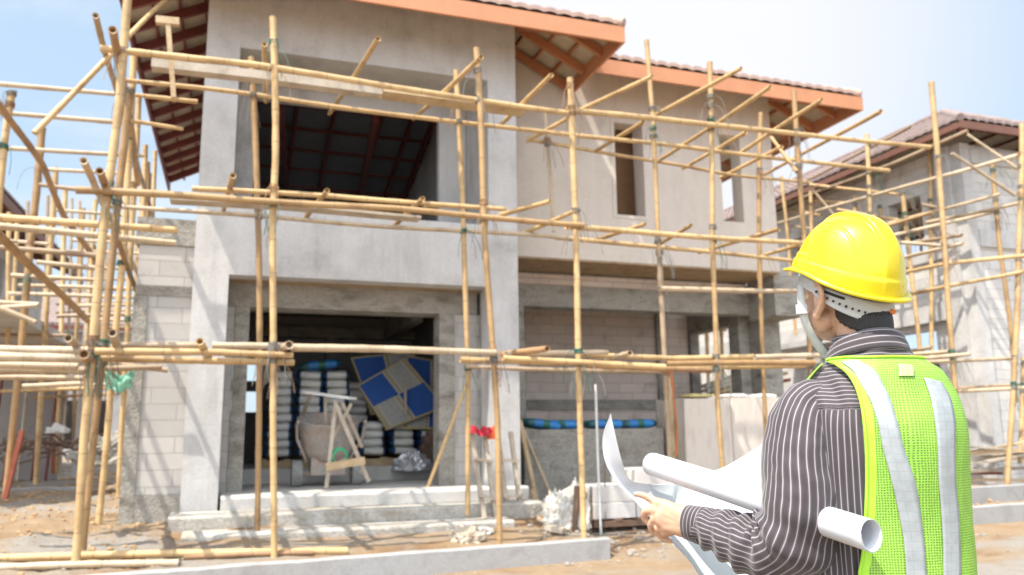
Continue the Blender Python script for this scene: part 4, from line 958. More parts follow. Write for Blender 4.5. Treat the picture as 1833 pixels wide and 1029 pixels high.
# white block pallet, and rubbish sacks beside it
def block_stack(x0, y0, z0, nx, ny, nz_, bw, bd, bh, label, missing=(), mat='block_plain', group=None):
    for k in range(nz_):
        for i in range(nx):
            for j in range(ny):
                if (i, j, k) in missing: continue
                b = MB(); g_ = .006; jx = random.uniform(-.008, .008); x = x0+i*bw+jx; y = y0+j*bd+random.uniform(-.006, .006); z = z0+k*bh
                b.box(x+g_, x+bw-g_, y+g_, y+bd-g_, z+.001, z+bh-.003)
                o = b.build('building_block', M[mat], org=(x, y, z)); bv = o.modifiers.new('b', 'BEVEL'); bv.width = .008; bv.segments = 1
                side = ['left', 'middle', 'right', 'far right'][i] if nx > 2 else ['left', 'right'][i]
                tag(o, f'white block, {side} of the {"front" if j == 0 else "rear"} row, {["bottom", "second", "third"][k]} course, {label}', 'block', 'white blocks on the pallet by the scaffold pole')
M['block_plain'] = mottled('aerated_block_plain', [(.52, .49, .46), (.66, .63, .60)], 3, .95, .5, 80, .08)
pallet(4.98, 10.0, .12, 1.3, .9, 'low dark timber pallet under the white blocks', mat='dark_timber', h=.09)
block_stack(4.36, 9.62, .21, 2, 2, 3, .60, .38, .20, 'on the pallet', missing=((0, 0, 2), (0, 1, 2)))
M['sackcloth'] = mottled('dirty_sackcloth', [(.42, .40, .36), (.60, .58, .53), (.50, .42, .33)], 4, .9, .5, 30, .15)
crumple('rubbish_sack', 'tall dirty white sack of rubbish left of the block pallet', 'sack', P(1002, 948, Y=9.6), .20, .22, .46, 'sackcloth', 31)
crumple('rubbish_sack', 'open pale sack slumped against the scaffold pole', 'sack', P(1032, 945, Y=9.5), .16, .2, .48, 'sackcloth', 35)
plank([P(965, 925, Y=9.7), P(1040, 962, Y=9.2)], .09, .04, 'brown scrap timber lying before the rubbish sacks', 'timber', 'timber', 'scrap_timber')
plank([P(1033, 870, Y=9.35), P(1028, 962, Y=9.3)], .06, .04, 'brown upright stake behind the scaffold pole by the sacks', 'stake', 'dark_timber', 'stake')
plank([P(975, 942, Y=9.3), P(1010, 950, Y=9.1)], .10, .06, 'short broken board in the dust before the rubbish sacks', 'timber', 'timber_grey', 'scrap_timber')

# wrapped block pallets in the car port
m, n, b_ = newmat('stretch_film'); c, ff = noise_col(n, [(.50, .43, .37), (.66, .58, .50), (.60, .54, .48)], 2.5, 6, .6, stretch=(3, 3, .6))
n.links.new(c, b_.inputs['Base Color']); b_.inputs['Roughness'].default_value = .35; bump(n, b_, ff, .4, .03); M['film'] = m
def wrapped(x0, x1, y0, y1, z0, z1, label):
    t = thing('wrapped_pallet', label, 'pallet', ((x0+x1)/2, y0, z0)); b = MB()
    nx = 26; per = []
    for i in range(nx): per.append((x0+(x1-x0)*i/nx, y0, 0))
    for i in range(nx): per.append((x1, y0+(y1-y0)*i/nx, 1))
    for i in range(nx): per.append((x1-(x1-x0)*i/nx, y1, 2))
    for i in range(nx): per.append((x0, y1-(y1-y0)*i/nx, 3))
    rows = []
    for k in range(13):
        z = z0+.12+(z1-z0-.12)*k/12; rows.append([(x + (.02*noise.noise(Vector((x*5, y*5, z*1.2)))), y + .025*noise.noise(Vector((x*6, y*6, z*1.0+4))), z + (.02*noise.noise(Vector((x*4, y*4, 1))) if k == 12 else 0)) for x, y, s_ in per])
    b.grid(rows, closeu=True); b.add(rows[-1], [tuple(range(len(per)))]); b.build('wrapped_blocks', M['film'], t)
    b = MB(); b.box(x0, x1, y0+.03, y1-.03, z0, z0+.118); b.build('base', M['timber'], t)
wrapped(6.82, 7.68, 11.45, 12.4, .18, 1.80, 'tall pallet of blocks wrapped in clear film, left of two'); wrapped(7.72, 8.80, 11.5, 12.5, .20, 1.82, 'tall pallet of blocks wrapped in clear film, right of two')
plank([P(1200, 675, Y=11.9), P(1206, 830, Y=11.7)], .07, .05, 'pale timber post standing left of the wrapped pallets', 'post', 'timber', 'timber_post')
b = MB(); b.tube([P(1201, 665, Y=9.0), P(1205, 700, Y=9.3), P(1211, 760, Y=11.3), P(1211, 815, Y=11.3)], .014, 6); tag(b.build('orange_strap', M['twine_orange'], org=P(1205, 700, Y=9.3)), 'orange strap hanging from the low lift beside the wrapped pallets', 'strap')
for i, (a, c, mt, lb) in enumerate((((1225, 706), (1275, 706), 'yellowpack', 'yellow and pink packet on top of the left wrapped pallet'), ((1290, 704), (1335, 703), 'white_plastic', 'white packet on top of the right wrapped pallet'), ((1345, 703), (1385, 702), 'white_plastic', 'white packet at the right edge of the right wrapped pallet'))):
    M.setdefault('yellowpack', plain('yellow_paper', (.60, .50, .22), .7)); q = P(*a, Y=11.8); r_ = P(*c, Y=11.8)
    o = bag_mesh((r_-q).length, .4, .07, i).build('packet', M[mt]); o.location = RL @ Vector(((q.x+r_.x)/2, 11.85, 1.825)); o.rotation_euler = (0, 0, YAW); tag(o, lb, 'packet')
for k, (a, c, m_) in enumerate((((1262, 700), (1400, 655), 'timber_grey'), ((1270, 705), (1405, 668), 'timber'), ((1258, 692), (1390, 648), 'timber_grey'), ((1285, 706), (1410, 680), 'rust'))):
    plank([P(*a, Y=14.6+.15*k), P(*c, Y=16.0+.1*k)], .16, .07, ['grey plank', 'brown plank', 'topmost grey plank', 'rusty red plank'][k] + ' in the slanting pile at the open side of the car port', mat=m_, group='planks piled at the car port')
pipe = MB(); pipe.tube([P(1160, 672, Y=12.0), P(1192, 676, Y=12.0), P(1197, 690, Y=12.0), P(1200, 760, Y=12.0)], .03, 8)

# poles lying along the ground at the left, behind the kerb
for i, (a, c, r_, m_, lb) in enumerate((((-70, 985, 9.0), (622, 981, 8.75), .04, 'bamboo', 'long bamboo pole lying on the sand, farther of two behind the kerb'), ((-70, 1000, 8.75), (320, 1000, 8.6), .036, 'bamboo_old', 'long bamboo pole lying on the sand, nearer of two behind the kerb'), ((330, 994, 8.85), (560, 992, 8.7), .03, 'bamboo_brown', 'short brown bamboo pole lying between the long pole and the kerb'))):
    p0 = P(a[0], a[1], Y=a[2]); p1 = P(c[0], c[1], Y=c[2]); p0.z = gz(p0.x, p0.y)+r_*.9; p1.z = gz(p1.x, p1.y)+r_*.9
    md = (p0+p1)/2; md.z = max(md.z, gz(md.x, md.y)+r_*.9)
    pole_thing([p0, md, p1], r_, lb, m_, seed=11+i)

# timber heap at the right
rnd = random.Random(12)
t0 = [((1726, 832), (1833, 812), .22, .04, 'timber_grey', 'wide pale board on top of the timber heap'), ((1735, 800), (1829, 806), .20, .03, 'timber_grey', 'pale board slung between the scaffold poles above the timber heap')]
for i, (a, c, w_, h_, m_, lb) in enumerate(t0): plank([P(*a, Y=11.0), P(*c, Y=10.9)], w_, h_, lb, mat=m_)
looks = ['brown', 'grey', 'rusty', 'pale', 'dark', 'split', 'thick', 'thin', 'short']
mats_ = ['timber', 'timber_grey', 'rust', 'timber_grey', 'timber', 'timber', 'timber_grey', 'timber', 'timber_grey']
for k in range(9):
    a = Vector((11.6+rnd.uniform(-.5, .3), 11.3+rnd.uniform(-.3, .3), .42+.055*k)); c = a + Vector((2.6+rnd.uniform(-.5, .6), rnd.uniform(-.9, .5), rnd.uniform(-.1, .22)))
    if k == 5: c.z += .25
    plank([a, c], .09+rnd.uniform(0, .08) if looks[k] != 'thin' else .04, .05 if looks[k] != 'thick' else .09, looks[k] + ' timber length in the heap behind the right-hand kerb', 'timber', mats_[k], 'timber_length', 'timber lengths in the heap')

# stones, clods and mortar crumbs on the ground
def rock(b, p, r, rnd):
    vs = []; s = [rnd.uniform(.6, 1.2) for _ in range(3)]; a = rnd.random()*6.28
    for z_, q in ((-.6, .7), (0, 1), (.55, .65)):
        for k in range(6):
            an = a + k*math.pi/3 + rnd.uniform(-.25, .25); rr = q*rnd.uniform(.8, 1.15); vs.append(p + Vector((math.cos(an)*rr*r*s[0], math.sin(an)*rr*r*s[1], z_*r*s[2])))
    fs = [tuple(reversed(range(6))), tuple(range(12, 18))]
    for l in range(2):
        for k in range(6): fs.append((l*6+k, l*6+(k+1) % 6, (l+1)*6+(k+1) % 6, (l+1)*6+k))
    b.add(vs, fs)
def scatter(n_, region, rmin, rmax, mat, label, nm, cat, seed, power=2.5):
    rnd = random.Random(seed); b = MB()
    for _ in range(n_):
        x = rnd.uniform(region[0], region[1]); y = rnd.uniform(region[2], region[3]); k = y-kerb_y(x)
        if -.12 < k < .28 and x < 4.2: continue
        if 3.3 > x > -.6 and 9.5 < y: continue
        r = rmin + (rmax-rmin)*rnd.random()**power; rock(b, Vector((x, y, gz(x, y)+r*.3)), r, rnd)
    o = b.build(nm, M[mat], org=((region[0]+region[1])/2, (region[2]+region[3])/2, 0)); tag(o, label, cat, kind='stuff')
M['clod'] = mottled('clod_soil', [(.36, .21, .10), (.52, .35, .19)], 8, .98, .5, 40, .2); M['gravel'] = mottled('gravel', [(.20, .175, .15), (.32, .28, .24), (.40, .34, .27)], 9, .95, .3, 60, .2)
scatter(3000, (-7, -.6, 8.4, 18), .006, .042, 'clod', 'orange clods of dug soil among the left poles', 'soil_clods', 'soil', 1, 4)
scatter(2600, (3.2, 9.5, 8.3, 12), .006, .045, 'gravel', 'grey gravel and crumbs round the block pallet', 'gravel', 'gravel', 2, 3)
scatter(900, (-3, 9, 7.0, 9.6), .004, .018, 'gravel', 'mortar crumbs scattered along the kerb', 'mortar_crumbs', 'gravel', 3, 4)
scatter(900, (9, 15, 9.6, 12.5), .008, .06, 'clod', 'soil clods between the kerbs on the right', 'soil_clods', 'soil', 4, 3)
# wheelbarrow-like debris at far left
rnd = random.Random(77); b = MB(); q = P(85, 822, Y=18.0)
for k in range(90):
    p = q + Vector((rnd.uniform(-1.3, 1.6), rnd.uniform(-.5, .7), rnd.uniform(0, .35))); d = Vector((rnd.uniform(-1, 1), rnd.uniform(-.5, .5), rnd.uniform(-.25, .35)))*rnd.uniform(.3, .8)
    b.tube([p, p + d*.5 + Vector((0, 0, rnd.uniform(0, .15))), p+d], rnd.uniform(.008, .025), 5)
tag(b.build('steel_scrap', M['rebar'], org=q), 'dark tangle of bent bars and scrap on the soil, far left', 'scrap heap')
crumple('debris_heap', 'grey mound of rubble behind the corner poles on the left', 'rubble', P(198, 832, Y=16), .55, .5, .45, 'concrete', 43)
crumple('plastic_sheet', 'pale blue plastic crumpled on the debris far left', 'plastic sheet', P(103, 775, Y=18), .20, .18, .15, 'white_plastic', 44)
# ------------------------------------------------------------------ the man (world axes; person axes: x right, y forward, z up)
PO = Vector((.80, 1.80, 0)); PY = rad(5); PR = Matrix.Rotation(PY, 3, 'Z'); PRi = PR.inverted()
def PW(p): return PO + PR @ Vector(p)
def Q(px, py, Y):
    """a sight line met with the person's own plane y = Y (person axes)"""
    d = PRi @ ray(px, py); o = PRi @ (CAM - PO); t = (Y-o.y)/d.y; return o + d*t
def pix(p):
    q = CR.transposed() @ (Vector(p) - CAM); return (W/2 + q.x/-q.z*F, H/2 - q.y/-q.z*F)
def wmb(mb): mb.v = [tuple(PW(v)) for v in mb.v]; return mb
def cat(vals, x):
    """smooth (Catmull-Rom) table lookup; vals = [(key, v...)]"""
    k = [v[0] for v in vals]
    if x <= k[0]: return list(vals[0][1:])
    if x >= k[-1]: return list(vals[-1][1:])
    i = max(j for j in range(len(k)-1) if k[j] <= x); t = (x-k[i])/(k[i+1]-k[i]); o = []
    for c in range(1, len(vals[0])):
        p1, p2 = vals[i][c], vals[i+1][c]; p0 = vals[max(0, i-1)][c]; p3 = vals[min(len(k)-1, i+2)][c]
        h0 = k[i]-k[max(0, i-1)] or 1; h1 = k[i+1]-k[i]; h2 = k[min(len(k)-1, i+2)]-k[i+1] or 1
        m1 = ((p1-p0)/h0*h1 + (p2-p1))/2 if i > 0 else p2-p1
        m2 = ((p2-p1) + (p3-p2)/h2*h1)/2 if i+2 < len(k) else p2-p1
        o.append((2*t**3-3*t*t+1)*p1 + (t**3-2*t*t+t)*m1 + (-2*t**3+3*t*t)*p2 + (t**3-t*t)*m2)
    return o
def spline(pts, n):
    v = [(i, *p) for i, p in enumerate(pts)]; return [Vector(cat(v, (len(pts)-1)*k/(n-1))) for k in range(n)]

# --- materials
m, n, b = newmat('skin'); c, f = noise_col(n, [(.46, .26, .17), (.56, .34, .225), (.60, .37, .255)], 22, 5, .6)
n.links.new(c, b.inputs['Base Color']); b.inputs['Roughness'].default_value = .5; b.inputs['Subsurface Weight'].default_value = .12; b.inputs['Subsurface Scale'].default_value = .01
b.inputs['Subsurface Radius'].default_value = (1, .35, .2); _, f2 = noise_col(n, [(0,)*3, (1,)*3], 160, 4, .6); bump(n, b, f2, .12, .002); M['skin'] = m
m, n, b = newmat('striped_cotton')
uv = N(n, 'ShaderNodeUVMap'); sx = N(n, 'ShaderNodeSeparateXYZ'); n.links.new(uv.outputs[0], sx.inputs[0])
def mth(op, a, b_=None, c_=None):
    q = N(n, 'ShaderNodeMath', operation=op)
    for i, v in enumerate((a, b_, c_)):
        if v is None: continue
        if isinstance(v, (int, float)): q.inputs[i].default_value = v
        else: n.links.new(v, q.inputs[i])
    return q.outputs[0]
per = .0138
fr = mth('FRACT', mth('MULTIPLY', sx.outputs['X'], 1/per))
line = mth('LESS_THAN', mth('ABSOLUTE', mth('SUBTRACT', fr, .5)), .075)
band = mth('LESS_THAN', mth('ABSOLUTE', mth('SUBTRACT', fr, .5)), .23)
edge = mth('LESS_THAN', fr, .10)
base, nf = noise_col(n, [(.034, .026, .030), (.048, .037, .042)], 30, 4, .6)
col = mix(n, base, (.070, .055, .063), band); col = mix(n, col, (.040, .034, .040), edge); col = mix(n, col, (.30, .27, .29), line)
n.links.new(col, b.inputs['Base Color']); b.inputs['Roughness'].default_value = .75
b.inputs['Sheen Weight'].default_value = .25
_, wf = noise_col(n, [(0,)*3, (1,)*3], 500, 2, .5); bump(n, b, wf, .15, .001); M['shirt'] = m
m, n, b = newmat('lime_mesh')
uv = N(n, 'ShaderNodeUVMap'); mp_ = N(n, 'ShaderNodeMapping'); mp_.inputs['Scale'].default_value = (195, 195, 1); mp_.inputs['Rotation'].default_value = (0, 0, .0); n.links.new(uv.outputs[0], mp_.inputs['Vector'])
vo = N(n, 'ShaderNodeTexVoronoi'); vo.voronoi_dimensions = '2D'; vo.inputs['Scale'].default_value = 1.0; vo.inputs['Randomness'].default_value = .15; n.links.new(mp_.outputs['Vector'], vo.inputs['Vector'])
wn_ = N(n, 'ShaderNodeTexNoise'); wn_.inputs['Scale'].default_value = 14; n.links.new(uv.outputs[0], wn_.inputs['Vector']); wa_ = N(n, 'ShaderNodeMixRGB', blend_type='ADD'); wa_.inputs['Fac'].default_value = 2.2; n.links.new(mp_.outputs['Vector'], wa_.inputs['Color1']); n.links.new(wn_.outputs['Color'], wa_.inputs['Color2']); n.links.new(wa_.outputs['Color'], vo.inputs['Vector'])
hole = N(n, 'ShaderNodeMath', operation='LESS_THAN'); n.links.new(vo.outputs['Distance'], hole.inputs[0]); hole.inputs[1].default_value = .33
c, f = noise_col(n, [(.245, .49, .06), (.32, .58, .08)], 9, 5, .6)
n.links.new(c, b.inputs['Base Color']); b.inputs['Roughness'].default_value = .55
inv_ = N(n, 'ShaderNodeMath', operation='MULTIPLY_ADD'); n.links.new(hole.outputs[0], inv_.inputs[0]); inv_.inputs[1].default_value = -.5; inv_.inputs[2].default_value = 1
n.links.new(inv_.outputs[0], b.inputs['Alpha']); bump(n, b, vo.outputs['Distance'], .4, .002); M['vest'] = m
M['label'] = plain('pale_label', (.42, .62, .22), .5); M['lime'] = mottled('lime_binding', [(.34, .68, .03), (.40, .76, .05)], 20, .5, .1, 200, .05)
m, n, b = newmat('reflective_tape'); uv = N(n, 'ShaderNodeUVMap'); ck = N(n, 'ShaderNodeTexBrick'); n.links.new(uv.outputs[0], ck.inputs['Vector'])
for k_, v_ in (('Scale', 1.0), ('Mortar Size', .0012), ('Brick Width', .022), ('Row Height', .022)): ck.inputs[k_].default_value = v_
ck.inputs['Color1'].default_value = (.35, .38, .39, 1); ck.inputs['Color2'].default_value = (.33, .36, .37, 1); ck.inputs['Mortar'].default_value = (.30, .33, .34, 1); ck.offset = 0
c2, f2 = noise_col(n, [(.88,)*3, (1.1,)*3], 40, 4, .6); n.links.new(mix(n, ck.outputs['Color'], c2, 1.0, 'MULTIPLY'), b.inputs['Base Color']); b.inputs['Roughness'].default_value = .32; bump(n, b, f2, .35, .002); M['tape'] = m
m, n, b = newmat('yellow_shell'); b.inputs['Base Color'].default_value = (.70, .585, .006, 1); b.inputs['Roughness'].default_value = .27; b.inputs['Coat Weight'].default_value = .3
_, f = noise_col(n, [(0,)*3, (1,)*3], 12, 4, .5); bump(n, b, f, .03, .004)
sc_, sf_ = noise_col(n, [(.22,)*3, (.30,)*3, (.50,)*3], 9, 9, .75, pos=[.4, .6, .75]); n.links.new(sc_, b.inputs['Roughness']); dc_, _ = noise_col(n, [(.66, .53, .005), (.62, .51, .025)], 6, 9, .8, pos=[.5, .75]); n.links.new(dc_, b.inputs['Base Color']); M['helmet'] = m
M['strap'] = mottled('grey_webbing', [(.50, .51, .49), (.60, .61, .58)], 40, .6, .2, 300, .08); M['band'] = mottled('grey_plastic', [(.47, .48, .48), (.54, .55, .55)], 10, .45, .05, 80, .04)
m, n, b = newmat('hair'); c, f = noise_col(n, [(.010, .009, .009), (.035, .030, .028)], 60, 5, .7, stretch=(6, 6, 1)); n.links.new(c, b.inputs['Base Color']); b.inputs['Roughness'].default_value = .5; bump(n, b, f, .8, .004); M['hair'] = m
m, n, b = newmat('paper'); c, f = noise_col(n, [(.55, .57, .605), (.60, .62, .655)], 2, 3, .5); n.links.new(c, b.inputs['Base Color']); b.inputs['Roughness'].default_value = .6; M['paper'] = m
M['trouser'] = plain('dark_trousers', (.03, .032, .04), .8); M['shoe'] = plain('brown_boots', (.10, .06, .04), .6)
M['eye'] = plain('eye_white', (.7, .7, .68), .3, var=.02)

# --- head frame
HC = Vector((-.032, .03, 1.637)); HA = rad(16); HB = rad(20)
HR = Matrix.Rotation(HA, 3, 'Z') @ Matrix.Rotation(HB, 3, 'X'); HR2 = Matrix.Rotation(HA, 3, 'Z') @ Matrix.Rotation(rad(9), 3, 'X')
def hp(p): return HC + HR @ Vector(p)
def fp(p): return HC + HR2 @ (Vector(p) + Vector((0, .0, -.036)))

# --- continuous body: overlapping volumes fused into one skin
def ell(mb, c, r, R=None, n_=16):
    R = R or Matrix.Identity(3); rows = []
    for i in range(1, n_):
        ph = -math.pi/2 + math.pi*i/n_
        rows.append([Vector(c) + R @ Vector((r[0]*math.cos(ph)*math.cos(a), r[1]*math.cos(ph)*math.sin(a), r[2]*math.sin(ph))) for a in [2*math.pi*k/(n_*2) for k in range(n_*2)]])
    mb.grid(rows, closeu=True); mb.add(rows[0], [tuple(reversed(range(n_*2)))]); mb.add(rows[-1], [tuple(range(n_*2))])
def limb(mb, pts, rr, n_=16, sub=None):
    sub = sub or (len(pts)*5); v = [(i, *p, r) for i, (p, r) in enumerate(zip(pts, rr))]
    o = [cat(v, (len(pts)-1)*k/(sub-1)) for k in range(sub)]
    mb.tube([Vector(q[:3]) for q in o], [q[3] for q in o], n_); ell(mb, o[0][:3], (o[0][3],)*3, n_=8); ell(mb, o[-1][:3], (o[-1][3],)*3, n_=8)
bd = MB()
ell(bd, fp((0, -.012, .030)), (.074, .092, .088), HR2); ell(bd, fp((0, .028, -.035)), (.060, .060, .075), HR2); ell(bd, fp((0, .050, -.078)), (.036, .036, .030), HR2)
ell(bd, fp((0, .070, .018)), (.052, .022, .035), HR2)
for s in (-1, 1):
    ell(bd, fp((s*.033, .072, -.030)), (.024, .020, .022), HR2); ell(bd, fp((s*.050, .020, -.058)), (.024, .038, .030), HR2)
    limb(bd, [fp((s*.076, .006, -.02)), fp((s*.090, -.006, .014)), fp((s*.100, -.026, .020)), fp((s*.101, -.038, -.002)), fp((s*.092, -.026, -.034)), fp((s*.078, .002, -.052))], [.005, .0055, .0065, .0065, .0065, .0075], 8, 26)
    ell(bd, fp((s*.084, -.016, -.008)), (.008, .022, .034), HR2); ell(bd, fp((s*.082, -.004, -.048)), (.008, .012, .014), HR2)
    ell(bd, fp((s*.084, -.016, .006)), (.005, .012, .014), HR2)
limb(bd, [fp((0, .084, .010)), fp((0, .096, -.012)), fp((0, .106, -.030)), fp((0, .092, -.040))], [.008, .009, .012, .010], 10)
ell(bd, fp((0, .086, -.060)), (.022, .012, .006), HR2); ell(bd, fp((0, .083, -.071)), (.020, .011, .006), HR2)
limb(bd, [(-.006, -.008, 1.36), (-.012, -.006, 1.46), (-.020, .002, 1.54), (-.028, .010, 1.60)], [.075, .060, .057, .060], 20)
limb(bd, [(0, 0, .88), (0, 0, 1.05), (0, 0, 1.22), (0, 0, 1.34)], [.12, .115, .13, .10], 20)
ell(bd, (-.012, 0, 1.24), (.150, .09, .17)); ell(bd, (-.012, 0, .92), (.145, .095, .14))
for s in (-1, 1):
    limb(bd, [(s*.085, .0, .90), (s*.10, .01, .50), (s*.105, -.01, .42), (s*.11, -.01, -.02)], [.085, .055, .05, .04], 14)
    limb(bd, [(s*.11, -.05, -.055), (s*.115, .15, -.07)], [.035, .028], 10)
SHL, ELL, WRL = Vector((-.160, 0, 1.345)), Vector((-.232, .0, 1.045)), Q(1222, 931, .235)
SHR, ELR, WRR = Vector((.125, .01, 1.345)), Vector((.130, .13, 1.07)), Vector((.10, .27, 1.09))
for S_, E2, W2 in ((SHL, ELL, WRL), (SHR, ELR, WRR)):
    limb(bd, [S_, S_.lerp(E2, .5), E2, E2.lerp(W2, .35), W2], [.050, .042, .034, .030, .022], 14)
# left hand: palm, stretched index, three curled fingers, thumb on the far side of the sheet
K = [Q(1175, 899, .302), Q(1170, 913, .300), Q(1172, 929, .296), Q(1179, 945, .290)]
for i, k in enumerate(K):
    limb(bd, [WRL + Vector((0, 0, .012-.010*i)), WRL.lerp(k, .5) + Vector((0, 0, .006-.004*i)), k], [.023, .0175, .0125 if i else .0120], 12)
ell(bd, Q(1196, 927, .272), (.036, .014, .030)); limb(bd, [WRL, Q(1205, 945, .262), Q(1190, 953, .28)], [.02, .016, .013])
limb(bd, [K[0], Q(1160, 890, .318), Q(1149, 886, .327), Q(1138, 884, .332)], [.0112, .0092, .0084, .0066], 12)
limb(bd, [K[1], Q(1156, 915, .316), Q(1153, 926, .330), Q(1163, 938, .330)], [.0118, .0100, .0090, .0076], 12)
limb(bd, [K[2], Q(1165, 940, .312), Q(1168, 951, .322), Q(1178, 955, .318)], [.0112, .0094, .0086, .0072], 12)
limb(bd, [K[3], Q(1179, 956, .300), Q(1190, 965, .300), Q(1201, 969, .294)], [.0102, .0084, .0076, .0062], 12)
limb(bd, [WRL + Vector((.0, .02, .01)), Q(1195, 905, .305), Q(1178, 898, .345), Q(1160, 892, .362)], [.019, .0135, .0105, .0085], 12)
# right hand on the far edge of the sheet
for i in range(4):
    a0 = WRR; a1 = Vector((.045, .335+.0*i, 1.125-.018*i)); a2 = Vector((.015, .365, 1.13-.019*i)); a3 = Vector((-.012, .372, 1.118-.018*i)); a4 = Vector((-.026, .355, 1.110-.018*i))
    limb(bd, [a0, a1], [.024, .0125]); limb(bd, [a1, a2, a3, a4], [.0115, .009, .0085, .0068], 12)
limb(bd, [WRR, Vector((.065, .30, 1.135)), Vector((.035, .31, 1.145)), Vector((.010, .32, 1.140))], [.02, .0125, .0105, .0085], 12)
wmb(bd)
tmp = bd.build('tmp_body', M['skin'], org=(0, 0, 0), frame='world')
rm = tmp.modifiers.new('r', 'REMESH'); rm.mode = 'VOXEL'; rm.voxel_size = .0034; rm.use_smooth_shade = True
sm = tmp.modifiers.new('s', 'SMOOTH'); sm.iterations = 4; sm.factor = .5
dg = bpy.context.evaluated_depsgraph_get(); me = bpy.data.meshes.new_from_object(tmp.evaluated_get(dg)); bpy.data.objects.remove(tmp)
body = bpy.data.objects.new('person', me); COL.objects.link(body); ORG['person'] = Vector((PO.x, PO.y, -.1)); me.transform(Matrix.Translation(-ORG['person'])); body.location = ORG['person']
for p in me.polygons: p.use_smooth = True
me.materials.clear(); me.materials.append(M['skin'])
tag(body, 'man seen from behind in yellow hard hat, lime vest and striped shirt, holding drawings', 'person')
for s in (-1, 1):
    e = MB(); ell(e, fp((s*.028, .068, -.008)), (.011, .010, .009), HR2, 8); wmb(e).build('eye', M['eye'], body)

# --- hair: a close shell over the back and sides of the skull, thinning to the nape
from mathutils.bvhtree import BVHTree
BV = BVHTree.FromPolygons([tuple(v.co + ORG['person']) for v in body.data.vertices], [tuple(p.vertices) for p in body.data.polygons])
h = MB(); rows = []
for i in range(25):
    t = i/24; row = []
    for j in range(49):
        a = rad(-157 + 140*j/48)         # round the back of the head, temple to temple
        back = max(0, -math.sin(a))
        low = -.034 - .055*back**1.2 + .0015*math.sin(j*2.3)
        z = .085*(1-t) + low*t
        sc = math.sqrt(max(.02, 1-((z-.03)/.092)**2)) if z > .03 else 1
        od = fp((.25*math.cos(a), -.012 + .25*math.sin(a), z)); ce = fp((0, -.012 if z > -.06 else -.006, z))
        hit, nr, ix, ds = BV.ray_cast(PW(od), (PW(ce)-PW(od)).normalized())
        off = .005 + .0015*noise.noise(Vector((j*.8, i*.8, 1))) - .0048*smooth(.80, 1, t)
        if z > .03 or hit is None: row.append(fp((.0795*sc*math.cos(a), -.012 + .0975*sc*math.sin(a), z)))
        else: row.append(PRi @ (hit + (PW(od)-PW(ce)).normalized()*off - PO))
    rows.append(row)
h.grid(rows); o = wmb(h).build('hair', M['hair'], body); sm = o.modifiers.new('s', 'SOLIDIFY'); sm.thickness = .004; sm.offset = -1

# --- hard hat: shell with ridges and gutter, peak, band with holes, webbing strap
def shell(th, ph, off=0):
    a, b_, hgt = .112, (.137 if math.sin(th) < 0 else .120), .145
    c, s = math.cos(th), math.sin(th)
    zr = math.sin(ph); r = math.cos(ph)**.80 if math.cos(ph) > 0 else 0
    x = a*c*r; y = b_*s*r; z = hgt*zr
    if s < 0: z -= .020*(-s)*(1-zr)**1.5
    rd = 0
    ax = abs(x)
    rd += .0085*(1-smooth(.018, .024, ax))*smooth(-.1, .35, zr)*(smooth(-.16, -.10, y))
    rd += .0022*(math.exp(-((ax-.030)/.0035)**2))*smooth(.1, .4, zr)*0
    rd += .0030*(1-smooth(.20, .245, zr))                                    # raised lower band
    if s > -.2: rd += .0035*(1-smooth(.30, .36, zr))*smooth(-.2, .05, s)*(1-smooth(.5, .9, abs(s)))
    rd += -.0025*math.exp(-((ax-.068)/.0022)**2)*smooth(.18, .28, zr)*(1-smooth(.80, .9, zr))*(1 if s < .5 else 0)
    nrm = Vector((c*r/a, s*r/b_, zr/hgt)).normalized()
    return Vector((x, y, z)) + nrm*(rd+off)
hh = MB(); nu, nv = 240, 90; rows = []
def rimz(th): s = math.sin(th); return -.020*max(0, -s)
for (dr, dz) in ((.0, -.004), (.008, -.0065), (.0105, -.005), (.011, -.001), (.009, .002), (.004, .0045)):
    row = []
    for j in range(nu):
        th = 2*math.pi*j/nu; c, s = math.cos(th), math.sin(th); b0 = shell(th, 0)
        pk = .030*smooth(.70, 1.0, s)
        d = Vector((c/.112, s/.137, 0)).normalized(); rr = dr*(1 if dr > .001 else 0) + (pk*(dr/.011 if dr > .001 else 0))
        if s < -.55: rr += .004*smooth(.55, .9, -s)*(dr > .001)
        up = .010*smooth(.2, -.4, s)*0 - .006*pk/.04*min(1, dr/.011)
        row.append(b0 + d*rr + Vector((0, 0, dz + up + (.011*math.exp(-((s-.15)/.55)**2)) * (1 if True else 0))))
    rows.append(row)
top = []
for i in range(nv):
    ph = math.pi/2*(i/nv)**.9; 
    row = []
    for j in range(nu):
        th = 2*math.pi*j/nu; s = math.sin(th); p = shell(th, ph); p.z += .011*math.exp(-((s-.15)/.55)**2)*(1-smooth(0, .25, math.sin(ph))); row.append(p)
    top.append(row)
allr = rows + top
hh.grid([[hp(p) for p in r] for r in allr], closeu=True); hh.add([hp(p) for p in top[-1]], [tuple(range(nu))], smooth=True)
inner = [[hp(p) for p in rows[0]]]
for i in range(14):
    ph = math.pi/2*(i/14); inner.append([hp(shell(2*math.pi*j/nu, ph, -.0035) + Vector((0, 0, .011*math.exp(-((math.sin(2*math.pi*j/nu)-.15)/.55)**2)*(1-smooth(0, .25, math.sin(ph)))))) for j in range(nu)])
hh.grid(inner, closeu=True, flip=True)
hat = wmb(hh).build('hard_hat', M['helmet'], body)
def band_pt(th, z, off=0):
    s = math.sin(th); return Vector(((.094+off)*math.cos(th), (.113+off)*s - .006, z - .022*max(0, -s)**.8 + .016*max(0, s)))
bm_ = MB(); nz_, nb = 9, 120; rows = []
